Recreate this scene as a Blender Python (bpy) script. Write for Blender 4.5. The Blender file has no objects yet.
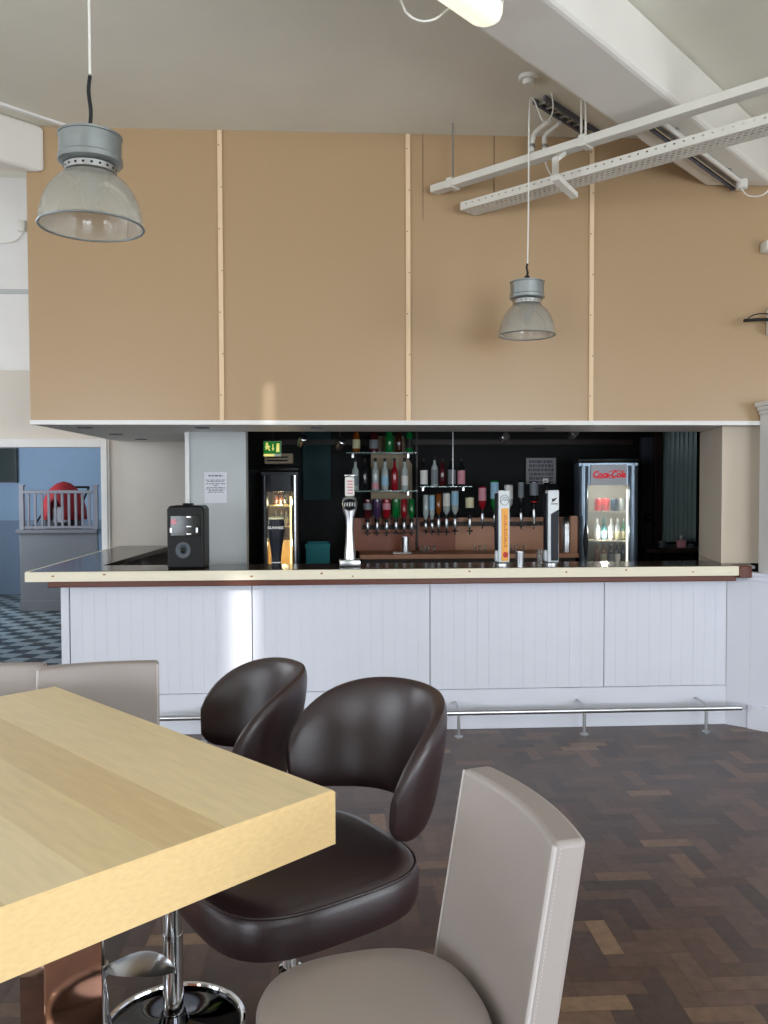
import bpy, bmesh, math, random
from mathutils import Vector, Matrix, Euler
random.seed(7)
S = bpy.context.scene
COL = S.collection
PI = math.pi
D45 = math.sqrt(0.5)

# ------------------------------------------------------------------ camera
F_PX, YAW, PITCH, ROLL, EYE = 842.0, math.radians(3.2), math.radians(1.9), 0.003, 1.65
_f = Vector((math.sin(YAW) * math.cos(PITCH), math.cos(YAW) * math.cos(PITCH), -math.sin(PITCH)))
_r = Vector((math.cos(YAW), -math.sin(YAW), 0))
_u = _r.cross(_f)
_r2 = _r * math.cos(ROLL) - _u * math.sin(ROLL)
_u2 = _u * math.cos(ROLL) + _r * math.sin(ROLL)
cam = bpy.data.cameras.new('camera')
cam.sensor_fit = 'VERTICAL'
cam.sensor_height = 36.0
cam.lens = F_PX / 1024 * 36.0
cam.clip_start = 0.05
camo = bpy.data.objects.new('camera', cam)
COL.objects.link(camo)
camo.matrix_world = Matrix(((_r2.x, _u2.x, -_f.x, 0), (_r2.y, _u2.y, -_f.y, 0), (_r2.z, _u2.z, -_f.z, EYE), (0, 0, 0, 1)))
S.camera = camo


def at(px, py, Y):
    """the point of the room at depth Y seen at photo position px, py"""
    d = _f + _r2 * (px - 384) / F_PX - _u2 * (py - 512) / F_PX
    return Vector((0, 0, EYE)) + d * (Y / d.y)


# ------------------------------------------------------------------ materials
def lin(c):
    return tuple(((v / 255) / 12.92 if v / 255 <= 0.04045 else ((v / 255 + 0.055) / 1.055) ** 2.4) for v in c)


def mat(name, rgb, rough=0.5, metal=0.0, var=0.06, scale=8.0, bump=0.0, bscale=60.0, emit=None, estr=0.0,
        trans=0.0, alpha=1.0, coat=0.0, stretch=(1, 1, 1), spec=0.5, ior=1.45):
    m = bpy.data.materials.new(name)
    m.use_nodes = True
    nt = m.node_tree
    b = nt.nodes['Principled BSDF']
    c = lin(rgb)
    tc = nt.nodes.new('ShaderNodeTexCoord')
    mp = nt.nodes.new('ShaderNodeMapping')
    mp.inputs['Scale'].default_value = stretch
    nt.links.new(tc.outputs['Object'], mp.inputs['Vector'])
    n = nt.nodes.new('ShaderNodeTexNoise')
    n.inputs['Scale'].default_value = scale
    n.inputs['Detail'].default_value = 4
    nt.links.new(mp.outputs['Vector'], n.inputs['Vector'])
    r = nt.nodes.new('ShaderNodeMix')
    r.data_type = 'RGBA'
    r.inputs[6].default_value = tuple(v * (1 - var) for v in c) + (1,)
    r.inputs[7].default_value = tuple(min(1, v * (1 + var)) for v in c) + (1,)
    nt.links.new(n.outputs['Fac'], r.inputs[0])
    nt.links.new(r.outputs[2], b.inputs['Base Color'])
    b.inputs['Roughness'].default_value = rough
    b.inputs['Metallic'].default_value = metal
    b.inputs['Specular IOR Level'].default_value = spec
    b.inputs['IOR'].default_value = ior
    if trans:
        b.inputs['Transmission Weight'].default_value = trans
    if alpha < 1:
        b.inputs['Alpha'].default_value = alpha
    if coat:
        b.inputs['Coat Weight'].default_value = coat
        b.inputs['Coat Roughness'].default_value = 0.15
    if emit:
        b.inputs['Emission Color'].default_value = lin(emit) + (1,)
        b.inputs['Emission Strength'].default_value = estr
    if bump:
        n2 = nt.nodes.new('ShaderNodeTexNoise')
        n2.inputs['Scale'].default_value = bscale
        n2.inputs['Detail'].default_value = 3
        nt.links.new(mp.outputs['Vector'], n2.inputs['Vector'])
        bp = nt.nodes.new('ShaderNodeBump')
        bp.inputs['Strength'].default_value = bump
        bp.inputs['Distance'].default_value = 0.01
        nt.links.new(n2.outputs['Fac'], bp.inputs['Height'])
        nt.links.new(bp.outputs['Normal'], b.inputs['Normal'])
    return m


def attr_mat(name, attr, rough, bump=0.3, gstretch=(1, 1, 1), gscale=30.0, gvar=0.25, coat=0.0):
    """wood whose board colour comes from a per-face attribute, with grain noise"""
    m = bpy.data.materials.new(name)
    m.use_nodes = True
    nt = m.node_tree
    b = nt.nodes['Principled BSDF']
    a = nt.nodes.new('ShaderNodeAttribute')
    a.attribute_name = attr
    tc = nt.nodes.new('ShaderNodeTexCoord')
    mp = nt.nodes.new('ShaderNodeMapping')
    mp.inputs['Scale'].default_value = gstretch
    nt.links.new(tc.outputs['Object'], mp.inputs['Vector'])
    n = nt.nodes.new('ShaderNodeTexNoise')
    n.inputs['Scale'].default_value = gscale
    n.inputs['Detail'].default_value = 5
    nt.links.new(mp.outputs['Vector'], n.inputs['Vector'])
    mr = nt.nodes.new('ShaderNodeMapRange')
    mr.inputs['From Min'].default_value = 0.25
    mr.inputs['From Max'].default_value = 0.75
    mr.inputs['To Min'].default_value = 1 - gvar
    mr.inputs['To Max'].default_value = 1 + gvar
    nt.links.new(n.outputs['Fac'], mr.inputs['Value'])
    mx = nt.nodes.new('ShaderNodeVectorMath')
    mx.operation = 'SCALE'
    nt.links.new(a.outputs['Color'], mx.inputs[0])
    nt.links.new(mr.outputs['Result'], mx.inputs['Scale'])
    nt.links.new(mx.outputs['Vector'], b.inputs['Base Color'])
    b.inputs['Roughness'].default_value = rough
    if coat:
        b.inputs['Coat Weight'].default_value = coat
        b.inputs['Coat Roughness'].default_value = 0.2
    if bump:
        bp = nt.nodes.new('ShaderNodeBump')
        bp.inputs['Strength'].default_value = bump
        bp.inputs['Distance'].default_value = 0.003
        nt.links.new(n.outputs['Fac'], bp.inputs['Height'])
        nt.links.new(bp.outputs['Normal'], b.inputs['Normal'])
    return m


def checker_mat(name, c1, c2, size, rot, rough):
    m = mat(name, c1, rough)
    nt = m.node_tree
    b = nt.nodes['Principled BSDF']
    ge = nt.nodes.new('ShaderNodeNewGeometry')
    mp = nt.nodes.new('ShaderNodeMapping')
    mp.inputs['Rotation'].default_value = (0, 0, rot)
    mp.inputs['Location'].default_value = (0, 0, 0.013)
    nt.links.new(ge.outputs['Position'], mp.inputs['Vector'])
    ch = nt.nodes.new('ShaderNodeTexChecker')
    ch.inputs['Color1'].default_value = lin(c1) + (1,)
    ch.inputs['Color2'].default_value = lin(c2) + (1,)
    ch.inputs['Scale'].default_value = 1 / size
    nt.links.new(mp.outputs['Vector'], ch.inputs['Vector'])
    nt.links.new(ch.outputs['Color'], b.inputs['Base Color'])
    return m


M = {}
M['ceiling'] = mat('ceiling_paint', (224, 221, 208), 0.9, bump=0.05, scale=3)
M['beam'] = mat('beam_paint', (226, 222, 214), 0.7, scale=3, bump=0.05)
M['white'] = mat('white_paint', (228, 226, 224), 0.55, scale=4)
M['cream'] = mat('cream_wall_paint', (216, 208, 198), 0.8, scale=3)
M['beige'] = mat('beige_wall_paint', (214, 200, 182), 0.8, scale=3)
M['greywall'] = mat('grey_wall_paint', (188, 192, 192), 0.8, scale=3)
M['mdf'] = mat('hardboard', (173, 145, 111), 0.30, var=0.05, scale=120, bump=0.02, bscale=200, stretch=(1, 1, 1))
M['batten'] = mat('pine_batten', (224, 196, 160), 0.6, var=0.1, scale=20, stretch=(6, 6, 0.4))
M['screw'] = mat('screw_head', (110, 80, 60), 0.5, 0.6)
M['panel'] = mat('lilac_grey_panel_paint', (220, 222, 232), 0.5, var=0.03, scale=5)
M['pine'] = mat('raw_pine', (238, 229, 206), 0.6, var=0.09, scale=14, stretch=(0.5, 6, 6))
M['knot'] = mat('pine_knot', (176, 140, 100), 0.6)
M['redwood'] = mat('varnished_red_wood', (98, 50, 32), 0.4, var=0.2, scale=14, stretch=(0.6, 6, 6))
M['countertop'] = mat('dark_polished_worktop', (62, 50, 44), 0.16, var=0.2, scale=8, stretch=(0.6, 5, 5))
M['black'] = mat('black_paint', (12, 12, 13), 0.6, spec=0.25)
M['blackgloss'] = mat('black_plastic', (9, 9, 10), 0.38, spec=0.25)
M['darkwood'] = mat('dark_wood', (40, 26, 20), 0.5, var=0.2, scale=12, stretch=(6, 6, 0.6))
M['backwood'] = mat('back_bar_wood', (182, 130, 98), 0.45, var=0.1, scale=10, stretch=(0.7, 3, 6))
M['backwoodred'] = mat('red_brown_back_bar_wood', (142, 76, 46), 0.4, var=0.12, scale=10, stretch=(0.7, 3, 6))
M['beigeboard'] = mat('beige_display_board', (150, 134, 112), 0.7)
M['chrome'] = mat('chrome', (225, 226, 228), 0.08, 1.0, var=0.02)
M['satin'] = mat('satin_steel', (190, 192, 194), 0.28, 1.0, var=0.04)
M['galv'] = mat('galvanised_housing', (150, 156, 157), 0.36, 0.85, var=0.14, scale=18)
M['bronze'] = mat('bronze_mirror', (176, 128, 104), 0.06, 1.0, var=0.03)
M['brown'] = mat('dark_brown_leather', (42, 26, 28), 0.34, var=0.08, scale=10, bump=0.08, bscale=350, spec=0.7)
M['grey'] = mat('taupe_grey_leather', (158, 149, 145), 0.42, var=0.03, scale=6, bump=0.06, bscale=350, spec=0.45)
M['stitch'] = mat('pale_piping', (184, 177, 175), 0.5)
M['rubber'] = mat('black_rubber', (20, 20, 20), 0.7)
M['whiteplastic'] = mat('white_plastic', (222, 220, 212), 0.4)
M['traymetal'] = mat('white_cable_tray', (214, 210, 200), 0.5, 0.0)
M['dark'] = mat('dark_void', (10, 10, 10), 0.8)
M['prism'] = mat('prismatic_shade', (206, 202, 190), 0.16, var=0.04, scale=5, trans=0.55, alpha=0.62, spec=0.9, coat=0.6)
M['paper'] = mat('white_paper', (214, 214, 220), 0.8, var=0.02)
M['ink'] = mat('grey_ink', (92, 92, 100), 0.8)
M['bluewall'] = mat('pale_blue_wall', (150, 170, 192), 0.8, scale=3)
M['bluegrey'] = mat('blue_grey_dado', (126, 140, 158), 0.7)
M['stairgrey'] = mat('grey_stair_panel', (128, 124, 124), 0.6)
M['rail'] = mat('taupe_handrail_paint', (150, 144, 146), 0.5)
M['red'] = mat('red_fabric', (168, 38, 44), 0.7, var=0.15, scale=12)
M['darkgreen'] = mat('dark_green_canvas', (30, 44, 40), 0.6, var=0.4, scale=4)
M['frameblack'] = mat('dark_frame', (30, 26, 24), 0.5)
M['tile'] = checker_mat('checkered_tiles', (50, 56, 58), (140, 148, 148), 0.19, 0.16, 0.35)
M['teal'] = mat('teal_paint', (14, 118, 126), 0.6)
M['tealdark'] = mat('dark_teal_board', (10, 52, 56), 0.7)
M['fridgesilver'] = mat('blue_silver_fridge_body', (124, 138, 152), 0.3, 0.55)
M['fridgedark'] = mat('dark_fridge_body', (42, 46, 52), 0.35, 0.3)
M['fridgeliner'] = mat('cream_fridge_liner', (222, 216, 196), 0.6)
M['glowliner'] = mat('glow_tinted_fridge_liner', (240, 214, 150), 0.6)  # warm lamp glow put into the liner colour as yellow
M['lampwarm'] = mat('warm_cabinet_light', (255, 230, 170), 0.5, emit=(255, 222, 150), estr=5)
M['lampcool'] = mat('cool_cabinet_light', (255, 250, 230), 0.5, emit=(255, 246, 226), estr=3)
M['signlit'] = mat('lit_sign_panel', (150, 152, 160), 0.5, emit=(190, 192, 200), estr=0.35)
M['signred'] = mat('red_sign_lettering', (214, 24, 44), 0.5, emit=(226, 26, 50), estr=0.5)
M['exitgreen'] = mat('green_exit_panel', (0, 120, 40), 0.5, emit=(10, 130, 34), estr=0.6)
M['exitlit'] = mat('lit_exit_symbol', (255, 240, 140), 0.5, emit=(255, 236, 130), estr=1.0)
M['tubelit'] = mat('lit_fluorescent_diffuser', (255, 255, 240), 0.4, emit=(255, 250, 222), estr=1.3)
M['clearglass'] = mat('clear_glass', (230, 240, 240), 0.05, trans=0.9, alpha=0.55, spec=0.7, var=0.0)
M['pane'] = mat('door_glass', (235, 240, 240), 0.03, alpha=0.1, spec=0.6, var=0.0)
M['shelfglass'] = mat('green_glass_shelf', (190, 220, 214), 0.08, trans=0.6, alpha=0.7, var=0.0)
M['label_white'] = mat('white_label', (222, 220, 214), 0.6)
M['label_cream'] = mat('cream_label', (214, 208, 168), 0.6)
M['label_pink'] = mat('pink_label', (206, 140, 150), 0.6)
M['label_grey'] = mat('grey_label', (120, 126, 132), 0.6)
M['label_blue'] = mat('pale_blue_label', (150, 190, 214), 0.6)
M['label_black'] = mat('black_label', (20, 20, 24), 0.6)
M['orange'] = mat('orange_panel', (238, 168, 62), 0.45)
M['redink'] = mat('red_print', (190, 40, 30), 0.5)
M['blackink'] = mat('black_print', (16, 18, 22), 0.5)
M['navy'] = mat('dark_navy_panel', (18, 22, 32), 0.45, spec=0.3)
M['tapwhite'] = mat('white_tap_casing', (218, 224, 228), 0.35)
M['corrugated'] = mat('grey_green_metal_sheet', (150, 168, 166), 0.4, 0.4, var=0.15, scale=6)
M['doorgrey'] = mat('dark_grey_door_paint', (62, 68, 80), 0.5)
M['windowlit'] = mat('daylit_window_pane', (230, 238, 255), 0.5, emit=(232, 240, 255), estr=3.0)
GL = {}
for k, c in dict(clear=(206, 216, 214), green=(20, 130, 60), red=(168, 26, 40), darkred=(92, 30, 36), amber=(150, 82, 26),
                 purple=(88, 64, 104), dark=(34, 36, 38), pink=(220, 120, 130), teal=(20, 90, 90), brown=(70, 36, 20)).items():
    GL[k] = mat(k + '_bottle_glass', c, 0.08, trans=0.35, var=0.03, spec=0.7)
M['can_red'] = mat('red_can', (206, 40, 36), 0.3, 0.3)
M['can_blue'] = mat('dark_blue_can', (30, 58, 78), 0.3, 0.3)
M['can_white'] = mat('pale_can', (190, 196, 190), 0.3, 0.3)


# ------------------------------------------------------------------ mesh helpers
def box(bm, x0, x1, y0, y1, z0, z1, bev=0.0, seg=2):
    v = [bm.verts.new(p) for p in ((x0, y0, z0), (x1, y0, z0), (x1, y1, z0), (x0, y1, z0), (x0, y0, z1), (x1, y0, z1), (x1, y1, z1), (x0, y1, z1))]
    fs = [bm.faces.new([v[i] for i in q]) for q in ((3, 2, 1, 0), (4, 5, 6, 7), (0, 1, 5, 4), (1, 2, 6, 5), (2, 3, 7, 6), (3, 0, 4, 7))]
    if bev:
        ed = set(e for f in fs for e in f.edges)
        bmesh.ops.bevel(bm, geom=list(ed), offset=bev, segments=seg, affect='EDGES', profile=0.5)
    return bm


def prism(bm, poly, z0, z1):
    """poly in plan (x, y), counter-clockwise"""
    a = [bm.verts.new((x, y, z0)) for x, y in poly]
    b = [bm.verts.new((x, y, z1)) for x, y in poly]
    n = len(poly)
    bm.faces.new(a[::-1])
    bm.faces.new(b)
    for i in range(n):
        bm.faces.new((a[i], a[(i + 1) % n], b[(i + 1) % n], b[i]))
    return bm


def prism_xz(bm, poly, y0, y1):
    """poly in elevation (x, z), seen from -Y counter-clockwise"""
    a = [bm.verts.new((x, y0, z)) for x, z in poly]
    b = [bm.verts.new((x, y1, z)) for x, z in poly]
    n = len(poly)
    bm.faces.new(a)
    bm.faces.new(b[::-1])
    for i in range(n):
        bm.faces.new((a[(i + 1) % n], a[i], b[i], b[(i + 1) % n]))
    return bm


def loops(bm, rings, close=True, cap0=True, cap1=True):
    vs = [[bm.verts.new(p) for p in r] for r in rings]
    n = len(vs[0])
    for i in range(len(vs) - 1):
        for j in range(n if close else n - 1):
            k = (j + 1) % n
            bm.faces.new((vs[i][j], vs[i][k], vs[i + 1][k], vs[i + 1][j]))
    if cap0:
        bm.faces.new(vs[0][::-1])
    if cap1:
        bm.faces.new(vs[-1])
    return bm


def lathe(bm, prof, cx=0, cy=0, cz=0, seg=32, cap0=True, cap1=True, ribs=0.0):
    rings = []
    for r, z in prof:
        ring = []
        for i in range(seg):
            a = 2 * PI * i / seg
            rr = r * (1 + (ribs if i % 2 else 0))
            ring.append((cx + rr * math.cos(a), cy + rr * math.sin(a), cz + z))
        rings.append(ring)
    return loops(bm, rings, True, cap0, cap1)


def smooth_path(pts, n=6):
    P = [Vector(p) for p in pts]
    if len(P) < 3:
        return P
    out = []
    for i in range(len(P) - 1):
        p0, p1, p2, p3 = P[max(i - 1, 0)], P[i], P[i + 1], P[min(i + 2, len(P) - 1)]
        for k in range(n):
            t = k / n
            out.append(0.5 * ((2 * p1) + (p2 - p0) * t + (2 * p0 - 5 * p1 + 4 * p2 - p3) * t * t + (3 * p1 - p0 - 3 * p2 + p3) * t ** 3))
    out.append(P[-1])
    return out


def tube(bm, pts, r, seg=10, closed=False):
    P = [Vector(p) for p in pts]
    n = len(P)
    rings = []
    prev = None
    for i in range(n):
        if closed:
            t = P[(i + 1) % n] - P[i - 1]
        else:
            t = P[min(i + 1, n - 1)] - P[max(i - 1, 0)]
        t.normalize()
        if prev is None:
            a = Vector((0, 0, 1)) if abs(t.z) < 0.9 else Vector((1, 0, 0))
            s = t.cross(a).normalized()
        else:
            s = (prev - t * prev.dot(t)).normalized()
        prev = s
        q = t.cross(s)
        rr = r[i] if isinstance(r, (list, tuple)) else r
        rings.append([P[i] + s * (rr * math.cos(2 * PI * j / seg)) + q * (rr * math.sin(2 * PI * j / seg)) for j in range(seg)])
    if closed:
        vs = [[bm.verts.new(p) for p in ring] for ring in rings]
        for i in range(n):
            k = (i + 1) % n
            for j in range(seg):
                l = (j + 1) % seg
                bm.faces.new((vs[i][j], vs[i][l], vs[k][l], vs[k][j]))
        return bm
    return loops(bm, rings)


def obj(name, bm, material, parent=None, smooth=False, kind=None, bevel=0.0, loc=None):
    bmesh.ops.recalc_face_normals(bm, faces=bm.faces[:])
    me = bpy.data.meshes.new(name)
    bm.to_mesh(me)
    bm.free()
    me.materials.append(material)
    if smooth:
        me.polygons.foreach_set('use_smooth', [True] * len(me.polygons))
        me.set_sharp_from_angle(angle=math.radians(38))
    o = bpy.data.objects.new(name, me)
    COL.objects.link(o)
    if parent:
        o.parent = parent
    if loc:
        o.location = loc
    if kind:
        o['kind'] = kind
    if bevel:
        b = o.modifiers.new('bevel', 'BEVEL')
        b.width = bevel
        b.segments = 3
        b.limit_method = 'ANGLE'
        b.angle_limit = math.radians(50)
    return o


def NB():
    return bmesh.new()


def B(*a, **k):
    return box(NB(), *a, **k)


def struct(name, bm, m, smooth=False, bevel=0.0):
    return obj(name, bm, m, None, smooth, 'structure', bevel)


def tag(o, label, cat, group=None):
    o['label'] = label
    o['category'] = cat
    if group:
        o['group'] = group
    return o


def thing(name, label, cat, loc=(0, 0, 0), rz=0.0, group=None):
    o = bpy.data.objects.new(name, None)
    o.empty_display_size = 0.05
    COL.objects.link(o)
    o.location = loc
    o.rotation_euler = (0, 0, rz)
    return tag(o, label, cat, group)


def kids(o):
    return [c for c in COL.objects if c.parent == o]


def dup(o, loc=None, rz=None, label=None, parent=None):
    c = o.copy()
    COL.objects.link(c)
    if parent:
        c.parent = parent
    if loc is not None:
        c.location = loc
    if rz is not None:
        c.rotation_euler = (0, 0, rz)
    if label:
        c['label'] = label
    for ch in kids(o):
        dup(ch, parent=c)
    return c


def text(name, s, size, m, parent, loc, rot=(PI / 2, 0, 0), depth=0.001, shear=0.0, bold=0.0, align='CENTER', sx=1.0):
    cu = bpy.data.curves.new(name, 'FONT')
    cu.body = s
    cu.size = size
    cu.extrude = depth
    cu.shear = shear
    cu.offset = bold
    cu.align_x = align
    cu.align_y = 'CENTER'
    t = bpy.data.objects.new(name + '_src', cu)
    COL.objects.link(t)
    dg = bpy.context.evaluated_depsgraph_get()
    me = bpy.data.meshes.new_from_object(t.evaluated_get(dg))
    bpy.data.objects.remove(t)
    bpy.data.curves.remove(cu)
    me.materials.clear()
    me.materials.append(m)
    o = bpy.data.objects.new(name, me)
    COL.objects.link(o)
    if parent:
        o.parent = parent
    o.location = loc
    o.rotation_euler = rot
    o.scale = (sx, 1, 1)
    return o


def sup(a, b, n, k=56, cx=0, cy=0, z=0):
    """superellipse ring"""
    r = []
    for i in range(k):
        t = 2 * PI * i / k
        c, s = math.cos(t), math.sin(t)
        r.append((cx + a * math.copysign(abs(c) ** (2 / n), c), cy + b * math.copysign(abs(s) ** (2 / n), s), z))
    return r


# ================================================================== SETTING
CEIL, PANY, PANZ = 3.89, 5.45, 2.06


def parquet():
    bm = NB()
    lay = bm.loops.layers.float_color.new('board')
    W, L = 0.077, 0.231
    base = [(80, 62, 54), (90, 69, 58), (70, 55, 50), (102, 79, 64), (86, 66, 57), (64, 50, 46), (120, 95, 74), (76, 57, 49)]
    wts = [5, 5, 5, 3, 5, 4, 1.2, 5]
    x0, x1, y0, y1 = -6, 6, -4, 5.9
    n = 3

    def quad(ax, ay, bx, by, z, c):
        v = [bm.verts.new(p) for p in ((ax, ay, z), (bx, ay, z), (bx, by, z), (ax, by, z))]
        f = bm.faces.new(v)
        for l in f.loops:
            l[lay] = c + (1,)
    quad(x0, y0, x1, y1, -0.0015, lin((40, 30, 26)))
    g = 0.0007
    K = int(14 / W)
    for k in range(-K, K):
        for m in range(-40, 40):
            for v in (0, 1):
                ax = (k + 2 * n * m) * W
                ay = (k if not v else k - 2 * n + 1) * W
                bx, by = (ax + L, ay + W) if not v else (ax + W, ay + L)
                ax, bx = max(ax, x0), min(bx, x1)
                ay, by = max(ay, y0), min(by, y1)
                if bx - ax < 0.01 or by - ay < 0.01:
                    continue
                c = random.choices(base, wts)[0]
                j = random.uniform(0.88, 1.12)
                c = tuple(min(1, q * j) for q in lin(c))
                quad(ax + g, ay + g, bx - g, by - g, 0.0, c)
    return bm


struct('floor', parquet(), attr_mat('parquet', 'board', 0.36, bump=0.15, gscale=26, gvar=0.22))
bm = NB()
box(bm, -7.2, 6.2, 5.9, 14.5, -0.05, -0.001)
struct('floor_hall', bm, M['tile'])
CEIL2 = 4.45
bm = NB()
RX0, RX1, RY0, RY1 = -0.695, -0.555, -3.95, -1.80        # slot added in unseen ceiling, shaping the sun strip on the bar front
box(bm, -7.2, RX0, -4.2, PANY + 0.02, CEIL, CEIL + 0.1)
box(bm, RX1, 6.2, -4.2, RY1, CEIL, CEIL + 0.1)
box(bm, -0.415, 6.2, RY1, PANY + 0.02, CEIL, CEIL + 0.1)
box(bm, RX0, RX1, -4.2, RY0, CEIL, CEIL + 0.1)
QX0, QX1, QY0, QY1 = -0.448, -0.415, 0.48, 1.75             # slit added in unseen ceiling for the sun glow low on the bulkhead
box(bm, RX0, QX0, RY1, PANY + 0.02, CEIL, CEIL + 0.1)
box(bm, QX0, QX1, QY1, PANY + 0.02, CEIL, CEIL + 0.1)
box(bm, QX0, QX1, RY1, QY0, CEIL, CEIL + 0.1)
struct('ceiling', bm, M['ceiling'])
struct('ceiling_rear', B(-7.2, 6.2, PANY + 0.02, 14.5, CEIL2, CEIL2 + 0.1), M['ceiling'])
struct('wall_drop', B(-7.2, 6.2, PANY + 0.02, PANY + 0.06, CEIL + 0.1, CEIL2), M['white'])


def beam_poly(w0, w1, Y0, Y1):
    s = math.sqrt(2)
    return [(w0 * s + Y0, Y0), (w1 * s + Y0, Y0), (w1 * s + Y1, Y1), (w0 * s + Y1, Y1)]


struct('trim_beam_right', prism(NB(), beam_poly(-2.15, -1.79, -4.0, PANY), 3.59, CEIL), M['beam'], bevel=0.03)
struct('trim_beam_left', prism(NB(), beam_poly(-5.53, -5.13, 1.9, PANY), 3.60, CEIL), M['beam'], bevel=0.03)
# little cove along the top of the left beam
struct('trim_cove_left', prism(NB(), beam_poly(-5.03, -5.0, 1.9, PANY), CEIL - 0.014, CEIL), M['white'])

# --- hardboard bulkhead above the bar
XB = [-1.93, -0.729, 0.464, 1.661, 2.87]
bm = NB()
for i in range(4):
    box(bm, XB[i] + 0.001, XB[i + 1] - 0.001, PANY, PANY + 0.02, PANZ, CEIL)
box(bm, XB[0], XB[0] + 0.02, PANY + 0.02, 7.7, PANZ, CEIL2)
struct('wall_bulkhead', bm, M['mdf'])
for i, n in ((1, 0), (2, 1), (3, 2)):
    p = struct('trim_batten_%d' % (n + 1), B(XB[i] - 0.0145, XB[i] + 0.0145, PANY - 0.014, PANY, PANZ, CEIL - 0.004), M['batten'])
    for k in range(7):
        s = NB()
        lathe(s, [(0.004, -0.001), (0.004, 0.001)], 0, 0, 0, 10)
        so = obj('screw', s, M['screw'], p, loc=(XB[i] + (0.008 if k % 2 else -0.006), PANY - 0.0145, PANZ + 0.16 + k * 0.262))
        so.rotation_euler = (PI / 2, 0, 0)
bm = NB()
box(bm, 1.02, 1.024, PANY - 0.002, PANY, 3.44, CEIL)
box(bm, 0.56, 0.563, PANY - 0.002, PANY, 3.35, CEIL)
struct('trim_seam', bm, M['screw'])
struct('trim_soffit_edge', B(XB[0], 2.84, PANY - 0.012, PANY + 0.03, PANZ - 0.028, PANZ), M['white'])
# soffit under the bulkhead
bm = NB()
prism(bm, [(-1.93, PANY + 0.03), (2.96, PANY + 0.03), (2.96, 6.2), (-1.09, 6.2), (-1.09, 6.3), (-1.34, 7.68), (-1.93, 7.68)], 2.036, 2.058)
struct('ceiling_soffit', bm, M['white'])
# --- walls
bm = NB()
box(bm, -2.045, -1.05, 7.7, 7.8, 0, 2.67)          # right of the doorway
box(bm, -3.5, -2.045, 7.7, 7.8, 2.06, 2.67)        # above it
box(bm, -6.0, -3.5, 7.7, 7.8, 0, 2.67)
struct('wall_left_rear', bm, M['cream'])
bm = NB()
box(bm, -6.0, -1.92, 7.95, 8.05, 2.67, CEIL2)
box(bm, -6.0, -1.92, 7.72, 8.05, 2.62, 2.668)
struct('wall_left_upper', bm, M['white'])
struct('trim_upper_rail', B(-6.0, -1.94, 7.93, 7.95, 3.40, 3.44), M['greywall'])
bm = NB()
for a in ((-2.10, -2.045, 0, 2.06), (-3.5, -2.10, 1.985, 2.06), (-3.5, -3.4, 0, 1.985)):
    box(bm, a[0], a[1], 7.64, 7.82, a[2], a[3])
box(bm, -2.05, -2.03, 7.66, 7.7, 0, 2.07)
struct('trim_door_frame', bm, M['white'], bevel=0.006)
struct('wall_pier_left', B(-1.09, -0.672, 6.3, 6.45, 0, 2.36), M['greywall'])
struct('trim_pier_left', B(-1.115, -1.085, 6.28, 6.34, 1.0, 2.06), M['white'])
bm = NB()
prism(bm, [(2.618, 5.86), (2.96, 5.86), (2.96, 6.3), (2.77, 6.3)], 0, 1.1)
prism(bm, [(2.618, 5.6), (2.96, 5.6), (2.96, 6.3), (2.77, 6.3)], 1.101, 2.035)
struct('wall_pier_right', bm, M['beige'])
# dark bar room
bm = NB()
box(bm, -1.05, 4.2, 8.2, 8.3, 0, 2.36)
box(bm, 4.0, 4.1, 6.3, 8.2, 0, 2.36)
box(bm, -1.07, -1.05, 6.45, 8.2, 0, 2.36)
box(bm, 2.965, 4.1, 6.25, 6.35, 0, 2.36)
struct('wall_bar_rear', bm, M['black'])
struct('ceiling_bar', B(-1.07, 4.1, 6.2, 8.2, 2.36, 2.42), M['black'])
struct('floor_bar', B(-1.6, 4.1, 5.95, 8.2, 0.0, 0.02), M['black'])
struct('trim_bar_header', B(-0.672, 2.9, 8.12, 8.2, 2.03, 2.08), M['darkwood'])
# right-hand wall, running forward at forty-five degrees
def diag(x, y, l0, l1, th, z0, z1, bm):
    d = Vector((D45, -D45))
    nrm = Vector((D45, D45))
    p = Vector((x, y))
    a, b = p + d * l0, p + d * l1
    prism(bm, [tuple(a), tuple(b), tuple(b + nrm * th), tuple(a + nrm * th)], z0, z1)
    return bm
struct('wall_right', diag(2.86, 5.46, 0, 4.5, 0.1, 1.0, CEIL, NB()), M['cream'])
struct('wall_right_lower', diag(2.764, 5.473, 0, 4.5, 0.1, 0, 0.999, NB()), M['panel'])
bm = NB()
prism(bm, [(2.652, 5.58), (2.652, 5.575), (2.764, 5.474), (2.86, 5.57), (2.8, 5.62)], 0, 1.02)
struct('wall_right_return', bm, M['panel'])
bm = NB()
diag(2.745, 5.465, 0, 4.5, 0.05, 0, 0.16, bm)
diag(2.735, 5.465, 0, 4.5, 0.06, 1.0, 1.03, bm)
diag(2.715, 5.465, 0, 4.5, 0.08, 1.03, 1.055, bm)
struct('trim_dado_right', bm, M['panel'], bevel=0.004)
bm = NB()
box(bm, 2.797, 3.05, 5.30, 5.44, 1.056, 2.10)
for k, (e, z0, z1) in enumerate(((0.01, 2.10, 2.125), (0.022, 2.125, 2.15), (0.038, 2.15, 2.18))):
    box(bm, 2.797 - e, 3.05, 5.30 - e, 5.44, z0, z1)
struct('trim_pilaster_right', bm, M['white'], bevel=0.004)
# rest of the room shell, behind the viewpoint
struct('wall_east', B(6.0, 6.1, -4.1, 2.6, 0, CEIL), M['cream'])
struct('wall_west', B(-6.1, -6.0, -4.1, 14.4, 0, CEIL2), M['cream'])
bm = NB()
box(bm, -6.0, 6.0, -4.1, -4.0, 0, CEIL)
struct('wall_south', bm, M['cream'])


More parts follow.
